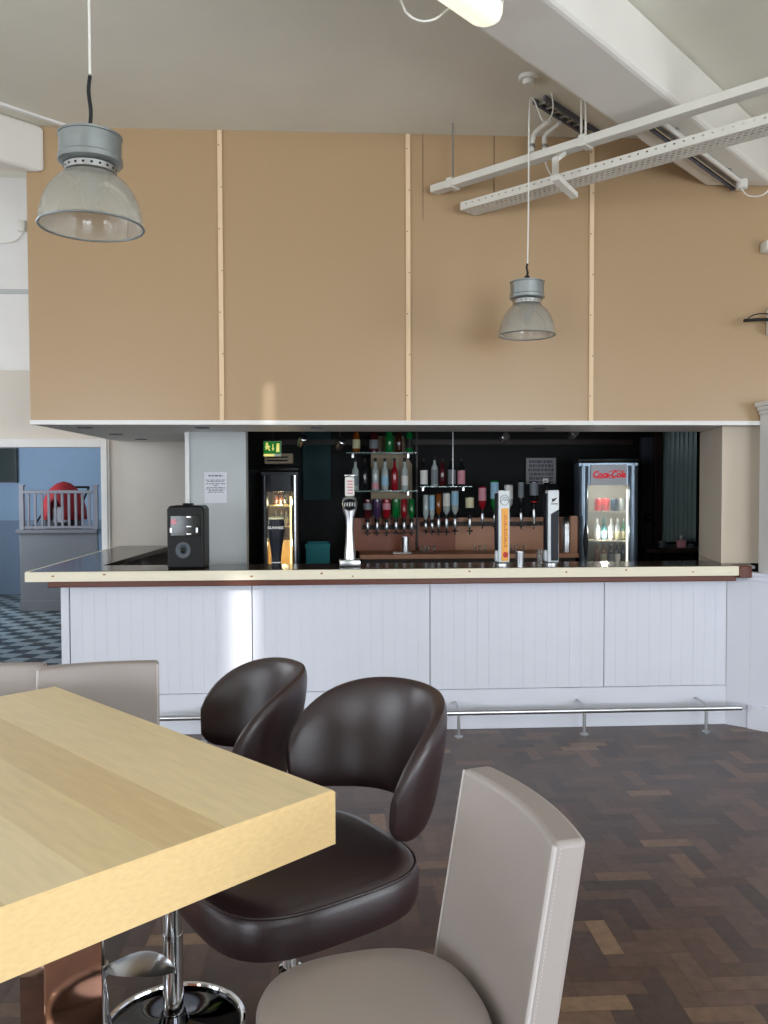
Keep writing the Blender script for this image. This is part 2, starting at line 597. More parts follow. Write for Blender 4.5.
def lit_window(name, x, y, rz, w, z0, z1):
    f = NB()
    for a in ((-w / 2 - 0.07, -w / 2, z0, z1), (w / 2, w / 2 + 0.07, z0, z1), (-w / 2 - 0.07, w / 2 + 0.07, z0 - 0.07, z0), (-w / 2 - 0.07, w / 2 + 0.07, z1, z1 + 0.07), (-0.02, 0.02, z0, z1)):
        box(f, a[0], a[1], 0.0, 0.06, a[2], a[3])
    o = struct(name, f, M['white'])
    o.location = (x, y, 0)
    o.rotation_euler = (0, 0, rz)
    obj('pane', B(-w / 2, w / 2, 0.005, 0.015, z0, z1), M['windowlit'], o)
    return o


def area(name, loc, rot, sx, sy, power, color=(1, 1, 1)):
    l = bpy.data.lights.new(name, 'AREA')
    l.shape = 'RECTANGLE'
    l.size, l.size_y = sx, sy
    l.energy = power
    l.color = color
    o = bpy.data.objects.new(name, l)
    COL.objects.link(o)
    o.location = loc
    o.rotation_euler = rot
    return o


DAY = (0.86, 0.94, 1.0)
lit_window('window_1', 2.6, -4.0, 0, 3.0, 0.55, 2.7)
area('daylight', (2.6, -3.92, 1.62), (PI / 2, 0, 0), 3.0, 2.1, 350, DAY)
lit_window('window_2', -3.9, -4.0, 0, 2.4, 0.55, 2.7)
area('daylight', (-3.9, -3.92, 1.62), (PI / 2, 0, 0), 2.4, 2.1, 250, DAY)
lit_window('window_3', 6.0, -0.9, PI / 2, 3.6, 0.55, 2.7)
area('daylight', (5.92, -0.9, 1.62), (PI / 2, 0, PI / 2), 3.6, 2.1, 230, DAY)
lit_window('window_4', -6.0, 0.8, -PI / 2, 3.2, 0.55, 2.7)
area('daylight', (-5.92, 0.8, 1.62), (PI / 2, 0, -PI / 2), 3.2, 2.1, 190, DAY)
lit_window('window_5', -6.0, 6.2, -PI / 2, 2.2, 2.2, 3.6)
area('daylight', (-5.92, 6.2, 2.9), (PI / 2, 0, -PI / 2), 2.2, 1.4, 90, (0.86, 0.93, 1.0))
lit_window('window_6', -6.0, 10.2, -PI / 2, 1.6, 1.1, 2.6)
area('daylight', (-5.92, 10.2, 1.9), (PI / 2, 0, -PI / 2), 1.6, 1.5, 170, (0.72, 0.86, 1.0))
# sun through the two openings added to the ceiling
sun = bpy.data.lights.new('sun', 'SUN')
sun.energy = 5.5
sun.angle = math.radians(1.1)
sun.color = (1.0, 0.97, 0.93)
so = bpy.data.objects.new('sun', sun)
COL.objects.link(so)
_sd = Vector((0.0, 1.0, -0.394))
so.rotation_euler = _sd.to_track_quat('-Z', 'Y').to_euler()
so.location = (-2, -8, 6)
wd = bpy.data.worlds.new('sky')
S.world = wd
wd.use_nodes = True
wd.node_tree.nodes['Background'].inputs['Color'].default_value = (0.75, 0.86, 1.0, 1)
wd.node_tree.nodes['Background'].inputs['Strength'].default_value = 1.0

# ================================================================== HALL BEYOND THE DOORWAY
bm = NB()
box(bm, -6.0, -2.9, 13.0, 13.1, 1.12, CEIL2)
struct('wall_hall_rear', bm, M['bluewall'])
bm = NB()
box(bm, -6.0, -2.9, 12.99, 13.1, 0, 1.05)
box(bm, -6.0, -2.9, 12.96, 13.1, 1.05, 1.12)
struct('wall_hall_dado', bm, M['bluegrey'])
bm = NB()
box(bm, -3.06, -2.0, 11.26, 11.4, 1.06, CEIL2)
box(bm, -2.0, -1.9, 7.8, 11.4, 0, CEIL2)
struct('wall_hall_right', bm, M['bluewall'])
bm = NB()
box(bm, -3.12, -2.0, 11.20, 11.4, 0, 1.06)
struct('wall_hall_right_dado', bm, M['bluegrey'])
# stair half-wall with balustrade
bm = NB()
box(bm, -4.13, -3.13, 11.2, 11.32, 0, 1.02)
box(bm, -4.17, -3.13, 11.17, 11.35, 1.02, 1.07)
box(bm, -4.13, -3.13, 11.18, 11.2, 0, 0.14)
struct('wall_stair_panel', bm, M['stairgrey'], bevel=0.005)
t = thing('stair_balustrade', 'taupe painted balustrade of slim uprights on the grey half-wall beyond the doorway', 'balustrade', (-3.64, 11.26, 1.07))
for x in (-0.475, 0.475):
    p = NB()
    box(p, x - 0.028, x + 0.028, -0.028, 0.028, 0, 0.56)
    box(p, x - 0.036, x + 0.036, -0.036, 0.036, 0.56, 0.585)
    obj('post', p, M['rail'], t)
obj('handrail', B(-0.447, 0.447, -0.03, 0.03, 0.47, 0.51, bev=0.008), M['rail'], t)
obj('bottom_rail', B(-0.447, 0.447, -0.02, 0.02, 0.012, 0.042), M['rail'], t)
for i in range(10):
    x = -0.39 + i * 0.0867
    obj('baluster', B(x - 0.014, x + 0.014, -0.014, 0.014, 0.042, 0.47), M['rail'], t)
# red covered thing behind the balusters (a folded pushchair with a red hood)
t = thing('pushchair', 'folded pushchair with a red fabric hood behind the taupe balusters', 'pushchair', (-3.74, 11.75, 0.0))
bm = NB()
rings = []
for i in range(9):
    a = PI * i / 8
    rings.append([(0.30 * math.cos(PI * j / 10) * (0.35 + 0.65 * math.sin(a)) - 0.04 + 0.10 * i / 8, -0.22 + 0.055 * i, 1.18 + 0.52 * math.sin(PI * j / 10) * (0.55 + 0.45 * math.sin(a))) for j in range(11)])
loops(bm, rings, close=False, cap0=False, cap1=False)
h = obj('hood', bm, M['red'], t, True)
sm = h.modifiers.new('solid', 'SOLIDIFY')
sm.thickness = 0.02
bm = NB()
box(bm, -0.26, 0.20, -0.02, 0.24, 0.98, 1.20, bev=0.05)
obj('seat', bm, M['frameblack'], t, True)
bm = NB()
for x in (-0.24, 0.22):
    tube(bm, [(x - 0.14, -0.2, 1.02), (x, 0.05, 1.35), (x + 0.06, 0.24, 1.62)], 0.014)
    tube(bm, [(x, 0.05, 1.0), (x, 0.05, 0.1)], 0.014)
tube(bm, [(-0.18, 0.24, 1.62), (0.28, 0.24, 1.62)], 0.016)
obj('frame', bm, M['frameblack'], t, True)
for x in (-0.24, 0.22):
    for y in (-0.14, 0.22):
        bm = NB()
        tube(bm, [(x + 0.0, y + 0.09 * math.cos(2 * PI * k / 16), 0.105 + 0.09 * math.sin(2 * PI * k / 16)) for k in range(16)], 0.014, 8, True)
        obj('wheel', bm, M['rubber'], t, True)
obj('blanket', B(-0.10, 0.10, -0.16, -0.06, 1.14, 1.36, bev=0.03), M['paper'], t, True)
t = thing('framed_picture', 'dark framed picture on the pale blue wall beyond the doorway', 'picture', (-5.2, 12.99, 1.96))
bm = NB()
for a in ((-0.42, 0.40, -0.27, -0.24), (-0.42, 0.40, 0.24, 0.27), (-0.42, -0.39, -0.24, 0.24), (0.37, 0.40, -0.24, 0.24)):
    box(bm, a[0], a[1], -0.04, 0.0, a[2], a[3])
obj('frame', bm, M['frameblack'], t)
obj('canvas', B(-0.39, 0.37, -0.02, -0.005, -0.24, 0.24), M['darkgreen'], t)
t = thing('wall_socket', 'small dark socket low on the blue wall beside the stair panel', 'socket', (-4.35, 12.985, 0.44))
obj('plate', B(-0.075, 0.075, -0.02, 0.0, -0.075, 0.075, bev=0.006), M['frameblack'], t)
obj('rocker', B(-0.03, 0.03, -0.03, -0.02, -0.03, 0.03, bev=0.004), M['blackgloss'], t)
# small fitting high on the upper left wall
t = thing('wall_fitting', 'small white fitting with trailing cable high on the upper left wall', 'fitting', tuple(at(23, 227, 7.95)))
obj('body', B(-0.035, 0.035, -0.06, 0.0, -0.05, 0.05, bev=0.01), M['whiteplastic'], t, True)
bm = NB()
tube(bm, smooth_path([(0.02, -0.03, -0.05), (0.0, -0.04, -0.08), (-0.06, -0.03, -0.13), (-0.16, -0.015, -0.15), (-0.5, -0.012, -0.16)]), 0.006, 6)
obj('cable', bm, M['whiteplastic'], t, True)

# ================================================================== BAR
FY, CY, CB = 5.58, 5.43, 5.84      # front boards, counter edge, counter back
XL, XR = -1.975, 2.662
def beadboard(x0, x1, y, z0, z1, pitch=0.0785):
    bm = NB()
    pts = []
    n = max(1, round((x1 - x0) / pitch))
    p = (x1 - x0) / n
    pts.append((x0, 0))
    for i in range(1, n):
        x = x0 + i * p
        pts += [(x - 0.002, 0), (x, 0.002), (x + 0.002, 0)]
    pts.append((x1, 0))
    prof = [(x, y + d) for x, d in pts] + [(x1, y + 0.04), (x0, y + 0.04)]
    return prism(bm, prof, z0, z1)
t = thing('bar_panelling', 'lilac-grey boarded front of the bar with grooved panels and plain plinth', 'panelling', (0, 0, 0))
seams = [-1.745, -0.563, 0.618, 1.802, 2.652]
for i in range(4):
    obj('grooved_panel', beadboard(seams[i] + 0.003, seams[i + 1] - 0.003, FY, 0.272, 0.995), M['panel'], t)
obj('plinth', B(-1.745, 2.652, FY - 0.004, FY + 0.04, 0, 0.268, bev=0.003), M['panel'], t)
obj('corner_post', B(-1.80, -1.748, FY - 0.008, FY + 0.06, 0, 0.995, bev=0.004), M['panel'], t)
obj('backing', B(-1.74, 2.65, FY + 0.042, FY + 0.06, 0, 1.03), M['frameblack'], t)
obj('return_panel', B(-1.80, -1.76, FY + 0.062, 7.68, 0, 1.03), M['panel'], t)
t = thing('bar_counter', 'dark polished bar counter edged with raw knotty pine, turning back at its left end', 'bar counter', (0, 0, 0))
bm = NB()
prism(bm, [(XL + 0.022, CY + 0.022), (XR, CY + 0.022), (XR, CB), (-1.60, CB), (-1.50, 7.68), (XL + 0.022, 7.68)], 1.062, 1.1)
obj('worktop', bm, M['countertop'], t, bevel=0.002)
bm = NB()
box(bm, XL, 2.662, CY, CY + 0.02, 1.036, 1.098)
fa = obj('pine_edging', bm, M['pine'], t, bevel=0.002)
fa['label'] = 'raw pine edging board'
for x, z in ((-1.80, 1.072), (-1.48, 1.08), (-0.55, 1.06), (-0.1, 1.075), (0.1, 1.055), (0.86, 1.08), (1.5, 1.07), (2.35, 1.064), (1.9, 1.08)):
    bm = NB()
    lathe(bm, [(0.009, -0.0006), (0.006, 0.0008)], 0, 0, 0, 12)
    k = obj('knot', bm, M['knot'], fa, loc=(x, CY - 0.0002, z))
    k.rotation_euler = (PI / 2, 0, 0)
    k.scale = (random.uniform(0.7, 1.5), random.uniform(0.6, 0.9), 1)
obj('side_edging', B(XL, XL + 0.02, CY + 0.021, 7.66, 1.05, 1.101, bev=0.002), M['pine'], t)
obj('underlip', B(XL + 0.13, 2.66, CY + 0.03, CY + 0.10, 0.996, 1.0355, bev=0.006), M['redwood'], t)
obj('end_block', B(2.664, 2.75, CY - 0.004, CY + 0.16, 1.02, 1.098, bev=0.006), M['redwood'], t)
obj('end_bracket', B(2.751, 2.79, CY + 0.03, CY + 0.07, 1.075, 1.098, bev=0.006), M['satin'], t)
obj('under_support', B(-1.62, 2.64, FY + 0.07, FY + 0.1, 0.95, 1.06), M['frameblack'], t)
# foot rail
t = thing('foot_rail', 'polished steel foot rail on short posts along the bar front', 'foot rail', (0, 5.40, 0))
bm = NB()
tube(bm, [(-1.15, 0, 0.16), (2.672, 0, 0.16)], 0.0175, 14)
obj('rail', bm, M['satin'], t, True)
for x in (-0.86, -0.02, 0.785, 1.615, 2.435):
    bm = NB()
    tube(bm, [(x, 0, 0.012), (x, 0, 0.145)], 0.011, 12)
    po = obj('post', bm, M['satin'], t, True)
    bm = NB()
    lathe(bm, [(0.028, 0.0), (0.028, 0.006), (0.014, 0.014)], x, 0, 0, 18)
    obj('flange', bm, M['satin'], po, True)
    bm = NB()
    tube(bm, smooth_path([(x + 0.0, 0.0, 0.17), (x - 0.0, 0.05, 0.185), (x, 0.165, 0.188)]), 0.009, 10)
    obj('stay', bm, M['satin'], t, True)

# ---------------------------------------------------------------- things on the counter
CT = 1.1
p = at(188.5, 566, 5.66)
t = thing('party_speaker', 'tall black party speaker with one round woofer on the left of the counter', 'speaker', (p.x, 5.68, CT))
t.scale = (0.88, 0.9, 0.97)
bm = NB()
prism_xz(bm, [(-0.136, 0), (0.136, 0), (0.136, 0.40), (0.118, 0.425), (-0.118, 0.425), (-0.136, 0.40)], -0.13, 0.13)
obj('cabinet', bm, M['blackgloss'], t, bevel=0.012)
obj('top_handle', B(-0.035, 0.035, -0.05, 0.05, 0.426, 0.44, bev=0.005), M['blackgloss'], t)
bm = NB()
lathe(bm, [(0.056, 0), (0.056, 0.006), (0.046, 0.008), (0.024, 0.0), (0.022, 0.008), (0.0, 0.012)], 0, 0, 0, 32, True, False)
w = obj('woofer', bm, mat('grey_woofer_cone', (70, 76, 84), 0.4), t, True, loc=(-0.018, -0.13, 0.125))
w.rotation_euler = (PI / 2, 0, 0)
bm = NB()
lathe(bm, [(0.024, 0.0), (0.018, 0.014), (0.0, 0.018)], 0, 0, 0, 24, True, False)
obj('dust_cap', bm, M['blackgloss'], w, True)
obj('control_panel', B(-0.11, 0.11, -0.137, -0.13, 0.22, 0.36, bev=0.004), mat('black_gloss_panel', (10, 10, 12), 0.08), t)
for x, z in ((-0.105, 0.26), (0.085, 0.26)):
    obj('side_light', B(x - 0.008, x + 0.008, -0.141, -0.137, z - 0.018, z + 0.018, bev=0.003), M['satin'], t)
for z in (0.235, 0.285, 0.35):
    obj('trim_strip', B(0.01, 0.045, -0.141, -0.137, z - 0.005, z + 0.005, bev=0.002), M['chrome'], t)
obj('sticker', B(-0.105, -0.065, -0.140, -0.137, 0.30, 0.335), M['label_pink'], t)
# stout font shaped like a glass
p = at(276.5, 566, 5.66)
t = thing('beer_font', 'black pint-glass-shaped stout font with a white name band', 'beer font', (p.x, 5.66, CT))
prof = [(0.036, 0), (0.036, 0.008), (0.031, 0.02), (0.033, 0.07), (0.040, 0.13), (0.052, 0.20), (0.056, 0.24), (0.054, 0.29), (0.051, 0.318)]
bm = lathe(NB(), prof, 0, 0, 0, 36)
g = obj('body', bm, M['navy'], t, True)
bm = lathe(NB(), [(0.052, 0.318), (0.050, 0.33), (0.03, 0.336)], 0, 0, 0, 36)
obj('head', bm, M['label_cream'], t, True)
bm = lathe(NB(), [(0.0352, 0.026), (0.0352, 0.032)], 0, 0, 0, 36)
obj('foot_band', bm, M['label_white'], t, True)
tx = text('lettering', 'GUINNESS', 0.0225, M['label_white'], t, (0, -0.0575, 0.262), bold=0.0006)
# chrome font with oval badge
p = at(350, 566, 5.64)
t = thing('beer_font', 'tall waisted chrome beer font with an oval badge and a lens-topped plaque', 'beer font', (p.x, 5.64, CT))
obj('base', B(-0.07, 0.07, -0.06, 0.06, 0, 0.048, bev=0.008), M['satin'], t, True)
bm = NB()
rings = []
for z, a, b in ((0.048, 0.040, 0.036), (0.10, 0.036, 0.032), (0.18, 0.028, 0.026), (0.26, 0.024, 0.022), (0.33, 0.030, 0.024), (0.37, 0.044, 0.028), (0.42, 0.052, 0.030), (0.455, 0.046, 0.028), (0.468, 0.03, 0.02)):
    rings.append(sup(a, b, 2.2, 28, 0, 0, z))
obj('column', loops(bm, rings), M['satin'], t, True)
bm = NB()
lathe(bm, [(1, -0.006), (1, 0.004), (0.86, 0.008)], 0, 0, 0, 36)
bd = obj('badge', bm, M['navy'], t, True, loc=(0.0, -0.032, 0.415))
bd.rotation_euler = (PI / 2, 0, 0)
bd.scale = (0.050, 0.042, 1)
bm = NB()
tube(bm, [(0.94 * math.cos(2 * PI * k / 32), 0.94 * math.sin(2 * PI * k / 32), 0.006) for k in range(32)], 0.05, 8, True)
rr = obj('badge_rim', bm, M['satin'], bd, True)
bm = NB()
for k in range(5):
    x = -0.034 + k * 0.017
    box(bm, x - 0.005, x + 0.003, -0.0455, -0.0395, 0.402 + (0.004 if k % 2 else 0), 0.428)
    box(bm, x - 0.005, x + 0.007, -0.0455, -0.0395, 0.424, 0.429)
obj('badge_lettering', bm, M['label_white'], t)
obj('lens_plaque', B(-0.032, 0.032, -0.02, 0.012, 0.468, 0.60, bev=0.010), M['label_white'], t, True)
bm = NB()
for k in range(5):
    box(bm, -0.018 + 0.004 * (k % 2), 0.02, -0.0225, -0.0195, 0.485 + 0.02 * k, 0.494 + 0.02 * k)
obj('plaque_print', bm, M['label_pink'], t)
obj('plaque_cap', B(-0.036, 0.036, -0.024, 0.016, 0.60, 0.615, bev=0.005), M['satin'], t, True)


def tower(px, label):
    p = at(px, 563, 5.64)
    t = thing('beer_font', label, 'beer font', (p.x, 5.64, CT))
    t.scale = (0.87, 1, 1)
    bm = lathe(NB(), [(0.055, 0), (0.055, 0.012), (0.045, 0.02)], 0, 0, 0, 32)
    obj('base', bm, M['satin'], t, True)
    obj('rear_casing', B(-0.052, 0.0, -0.01, 0.045, 0.02, 0.10, bev=0.012), M['tapwhite'], t, True)
    obj('side_casing', B(-0.052, -0.036, -0.03, 0.04, 0.10, 0.485, bev=0.005), M['navy'], t, True)
    return t
t = tower(502, 'tall white beer font with an orange panel and vertical red lettering')
obj('casing', B(-0.036, 0.050, -0.04, 0.04, 0.02, 0.505, bev=0.006), M['tapwhite'], t, True)
obj('orange_panel', B(-0.014, 0.040, -0.044, -0.0395, 0.03, 0.385, bev=0.001), M['orange'], t)
bm = NB()
tube(bm, [(0.010 + 0.034 * math.cos(2 * PI * k / 32), -0.041, 0.44 + 0.034 * math.sin(2 * PI * k / 32)) for k in range(32)], 0.002, 6, True)
tube(bm, smooth_path([(-0.018, -0.0415, 0.43), (0.0, -0.0415, 0.447), (0.012, -0.0415, 0.436), (0.024, -0.0415, 0.45), (0.038, -0.0415, 0.432)]), 0.002, 6)
box(bm, -0.006, 0.026, -0.042, -0.04, 0.455, 0.459)
obj('round_emblem', bm, M['ink'], t, True)
bm = NB()
random.seed(3)
for k in range(12):
    z = 0.125 + k * 0.0185
    box(bm, 0.009, 0.013, -0.0455, -0.0435, z, z + 0.013)
    if k % 3 != 1:
        box(bm, 0.009, 0.025, -0.0455, -0.0435, z, z + 0.004)
    if k % 2 == 0:
        box(bm, 0.021, 0.025, -0.0455, -0.0435, z, z + 0.013)
obj('vertical_lettering', bm, M['redink'], t)
bm = NB()
lathe(bm, [(0.020, -0.001), (0.020, 0.002)], 0, 0, 0, 20)
a = obj('apple_mark', bm, M['redink'], t, loc=(0.017, -0.0445, 0.072))
a.rotation_euler = (PI / 2, 0, 0)
t = tower(551, 'tall white beer font with a slanted dark panel and a black archer-like mark')
obj('casing', B(-0.036, 0.050, -0.04, 0.04, 0.02, 0.505, bev=0.006), M['tapwhite'], t, True)
bm = prism_xz(NB(), [(-0.012, 0.03), (0.044, 0.03), (0.046, 0.375), (-0.014, 0.345)], -0.045, -0.039)
obj('dark_panel', bm, M['navy'], t)
bm = NB()
prism_xz(bm, [(-0.010, 0.425), (0.012, 0.432), (0.032, 0.452), (0.030, 0.456), (0.004, 0.446), (-0.008, 0.45), (-0.004, 0.438)], -0.0425, -0.0395)
obj('archer_mark', bm, M['blackink'], t)
bm = NB()
for k in range(6):
    box(bm, -0.012 + k * 0.009, -0.007 + k * 0.009, -0.0425, -0.0395, 0.409, 0.418)
obj('name_print', bm, M['ink'], t)


def tumbler(px, pyb, Y, h, r, label, m, group=None, zb=None, taper=0.85):
    p = at(px, pyb, Y)
    z = CT if zb is None else zb
    t = thing('tumbler', label, 'glass', (p.x, Y, z), 0, group)
    obj('cup', lathe(NB(), [(r * taper, 0), (r, h), (r * 0.92, h), (r * taper * 0.9, 0.008)], 0, 0, 0, 24), m, t, True)
    return t
tumbler(520, 562, 5.66, 0.088, 0.031, 'brushed steel tumbler on the counter right of the orange-panelled font', M['satin'])
tumbler(540, 562, 5.68, 0.098, 0.024, 'clear straight glass on the counter left of the dark-panelled font', M['clearglass'])

# ================================================================== BACK BAR
BY = 7.55          # bottle line
BZ = 1.04
bm = NB()
t = thing('back_bar_counter', 'low wooden back bar counter behind the beer fonts', 'counter', (0, 0, 0))
xa, xb = at(360, 555, 7.25).x, at(579, 555, 7.25).x
obj('worktop', B(xa, xb, 7.25, 7.78, BZ - 0.04, BZ, bev=0.004), M['backwood'], t)
obj('cabinet', B(xa + 0.02, xb - 0.02, 7.30, 7.76, 0.02, BZ - 0.042), M['darkwood'], t)
obj('end_post', B(xb - 0.06, xb, 7.30, 7.36, BZ, at(0, 519, 7.3).z), M['backwood'], t)
xm, xn, xo = at(350, 500, 7.7).x, at(455, 500, 7.7).x, at(576, 500, 7.7).x
zt = at(400, 518, 7.7).z
t = thing('back_bar_panelling', 'wood panelling on the rear wall behind the optics, redder at its left end', 'panelling', (0, 0, 0))
obj('red_back_panel', B(xm, xn, 7.70, 7.74, BZ, zt), M['backwoodred'], t)
obj('pale_back_panel', B(xn + 0.002, xo, 7.70, 7.74, BZ, zt), M['backwood'], t)
bm = NB()
x = at(417, 500, 7.68).x
box(bm, x - 0.008, x + 0.008, 7.68, 7.70, BZ, at(417, 430, 7.68).z)
obj('upright', bm, M['darkwood'], t)
# beige board with a clipped corner behind the left-hand bottles
x0, x1 = at(371, 470, 7.76).x, at(412, 470, 7.76).x
z0, z1, z2 = at(0, 518, 7.76).z + 0.0, at(390, 436, 7.76).z, at(390, 459, 7.76).z
tb = tag(obj('display_board', prism_xz(NB(), [(x0, zt + 0.004), (x1, zt + 0.004), (x1, z2 - 0.05), (x1 - 0.05, z2 + 0.03), (x1 - 0.08, z1), (x0, z1)], 7.75, 7.78), M['beigeboard']),
         'beige board with a clipped corner behind the left-hand bottles', 'board')


def shelf(name, px0, px1, py, label, m=M['shelfglass'], Yf=7.45, Yb=7.74, th=0.012):
    a, b = at(px0, py, BY), at(px1, py, BY)
    t = thing(name, label, 'shelf', ((a.x + b.x) / 2, 0, a.z))
    hw = (b.x - a.x) / 2
    obj('shelf_plate', B(-hw, hw, Yf, Yb, -th, 0, bev=0.003), m, t)
    for s in (-1, 1):
        obj('bracket', B(s * hw * 0.8 - 0.008, s * hw * 0.8 + 0.008, Yb - 0.10, Yb, -0.045, -th - 0.0005), M['satin'], t)
    return a.z
Z1 = shelf('glass_shelf', 346, 416, 452.5, 'upper glass shelf of the left-hand bottle display')
Z2 = shelf('glass_shelf', 344, 416, 490.5, 'lower glass shelf of the left-hand bottle display')
Z3 = shelf('glass_shelf', 419, 470, 486, 'glass shelf of the right-hand bottle cluster', Yf=7.40)


def bottle(px, z, h, r, glass, label, mlabel=None, cap='satin', lab=(0.15, 0.48), inverted=False, Y=BY, shape='round', group=None, xy=None):
    """an upright or upside-down spirits bottle with its closure and paper label"""
    x = at(px, 500, Y).x
    if xy:
        x, Y = xy
    t = thing('bottle', label, 'bottle', (x, Y, z), 0, group)
    f = lambda s: (h - s * h) if inverted else s * h
    prof = [(0.9 * r, 0.0), (r, 0.02), (r, 0.58), (0.85 * r, 0.66), (0.42 * r, 0.76), (0.36 * r, 0.90)]
    if shape == 'slim':
        prof = [(0.9 * r, 0.0), (r, 0.02), (r, 0.58), (0.86 * r, 0.66), (0.44 * r, 0.72), (0.40 * r, 0.90)]
    if inverted:
        prof = [(0.9 * r, 0.0), (r, 0.02), (r, 0.74), (0.82 * r, 0.83), (0.42 * r, 0.91), (0.36 * r, 0.995)]
    obj('glass_body', lathe(NB(), [(a, f(b)) for a, b in prof], 0, 0, 0, 20), GL[glass], t, True)
    if not inverted:
        obj('cap', lathe(NB(), [(0.44 * r, f(0.885)), (0.44 * r, f(1.0))], 0, 0, 0, 16), M[cap], t, True)
    if mlabel:
        obj('paper_label', lathe(NB(), [(1.03 * r, f(lab[0])), (1.03 * r, f(lab[1]))], 0, 0, 0, 24, False, False), M[mlabel], t, True)
    return t


def optic(px, ztop, zbot, label, Y=BY, r=0.013):
    """bar optic: neck collar, chrome measure chamber, black spout bar, back plate arm"""
    x = at(px, 500, Y).x
    h = ztop - zbot
    t = thing('optic_dispenser', label, 'optic', (x, Y, zbot))
    obj('collar', lathe(NB(), [(r * 1.5, h * 0.80), (r * 1.5, h)], 0, 0, 0, 16), M['blackgloss'], t, True)
    obj('measure_chamber', lathe(NB(), [(r, h * 0.34), (r * 1.25, h * 0.42), (r * 1.25, h * 0.72), (r, h * 0.80)], 0, 0, 0, 16), M['satin'], t, True)
    obj('spout', lathe(NB(), [(r * 0.5, 0), (r * 0.7, h * 0.34)], 0, 0, 0, 12), M['chrome'], t, True)
    obj('lever_bar', B(-0.026, 0.026, -0.016, 0.004, h * 0.14, h * 0.22, bev=0.003), M['blackgloss'], t)
    obj('mount_arm', B(-0.007, 0.007, r * 0.8, 7.70 - Y, h * 0.55, h * 0.68), M['blackgloss'], t)
    return t


zz = lambda py: at(400, py, BY).z
for a in ((356.5, 'amber', 'amber bottle with pale label at the left end of the upper glass shelf', 'label_cream', 0.033),
          (374, 'darkred', 'dark red bottle second from left on the upper glass shelf', 'label_grey', 0.040),
          (389.5, 'green', 'green bottle in the middle of the upper glass shelf', None, 0.036),
          (399, 'brown', 'small brown bottle between the two green ones on the upper glass shelf', None, 0.028),
          (409.5, 'green', 'dark green bottle at the right end of the upper glass shelf', 'label_black', 0.034)):
    bottle(a[0], Z1, 0.235 + 0.01 * (a[0] % 2), a[4], a[1], a[2], a[3], group='spirits on the upper glass shelf')
for a in ((355.5, 'clear', 'clear bottle at the left end of the lower glass shelf', 'label_grey'),
          (364.7, 'dark', 'dark bottle second from left on the lower glass shelf', None),
          (375.4, 'clear', 'clear bottle with pink label third from left on the lower glass shelf', 'label_pink'),
          (385, 'clear', 'clear bottle with pale blue label beside the bright red one on the lower shelf', 'label_blue'),
          (394.6, 'red', 'bright red bottle on the lower glass shelf', None),
          (404.8, 'clear', 'clear bottle with white label at the right end of the lower glass shelf', 'label_white')):
    bottle(a[0], Z2, 0.29, 0.031, a[1], a[2], a[3], cap='blackgloss', group='spirits on the lower glass shelf', lab=(0.05, 0.22) if a[3] == 'label_pink' else (0.15, 0.45), shape='slim')
OL = [(367.5, 'darkred', 'clear and dark red upside-down bottle first from left in the optics', 'label_grey'),
      (377, 'purple', 'purple upside-down bottle second from left in the optics', None),
      (386.5, 'red', 'red upside-down bottle with pink label left of the bright green one', 'label_pink'),
      (396, 'green', 'bright green upside-down bottle in the left-hand optics', None),
      (404, 'red', 'small red upside-down bottle between the two green ones', None),
      (411.5, 'green', 'green upside-down bottle at the right end of the left-hand optics', None)]
for i, a in enumerate(OL):
    zb = zz(520)
    bottle(a[0], zb, zz(499) - zb, 0.036 if i < 4 else 0.026, a[1], a[2], a[3], inverted=True, lab=(0.2, 0.5), group='bottles upside down in the left-hand optics')
    optic(a[0], zb + 0.012, zz(536), 'optic under the ' + ('dark red', 'purple', 'larger red', 'bright green', 'small red', 'right-hand green')[i] + ' upside-down bottle of the left-hand row')
bm = NB()
xa, xb = at(360, 500, 7.68).x, at(416, 500, 7.68).x
hx = at(453, 480, 7.43).x
bm = NB()
tube(bm, [(hx, 7.43, Z3 + 0.001), (hx, 7.43, 2.36)], 0.005, 8)
tag(obj('hanger_rod', bm, M['satin'], None, True), 'thin steel rod from the bar ceiling to the right-hand glass shelf', 'rod')
for a in ((424, 'dark', 'dark bottle with a large white label at the left of the right-hand cluster', 'label_white', 0.033, 0.25),
          (434.6, 'clear', 'clear bottle with pale label second in the right-hand cluster', 'label_grey', 0.031, 0.26),
          (442.5, 'darkred', 'dark reddish bottle in the middle of the right-hand cluster', None, 0.028, 0.25),
          (451.8, 'dark', 'dark bottle with grey label left of the pink-labelled one', 'label_grey', 0.034, 0.26),
          (461.3, 'dark', 'dark bottle with pink label at the right of the right-hand cluster', 'label_pink', 0.034, 0.25)):
    bottle(a[0], Z3, a[5], a[4], a[1], a[2], a[3], cap='blackgloss', lab=(0.06, 0.56), group='bottles standing in the right-hand cluster')
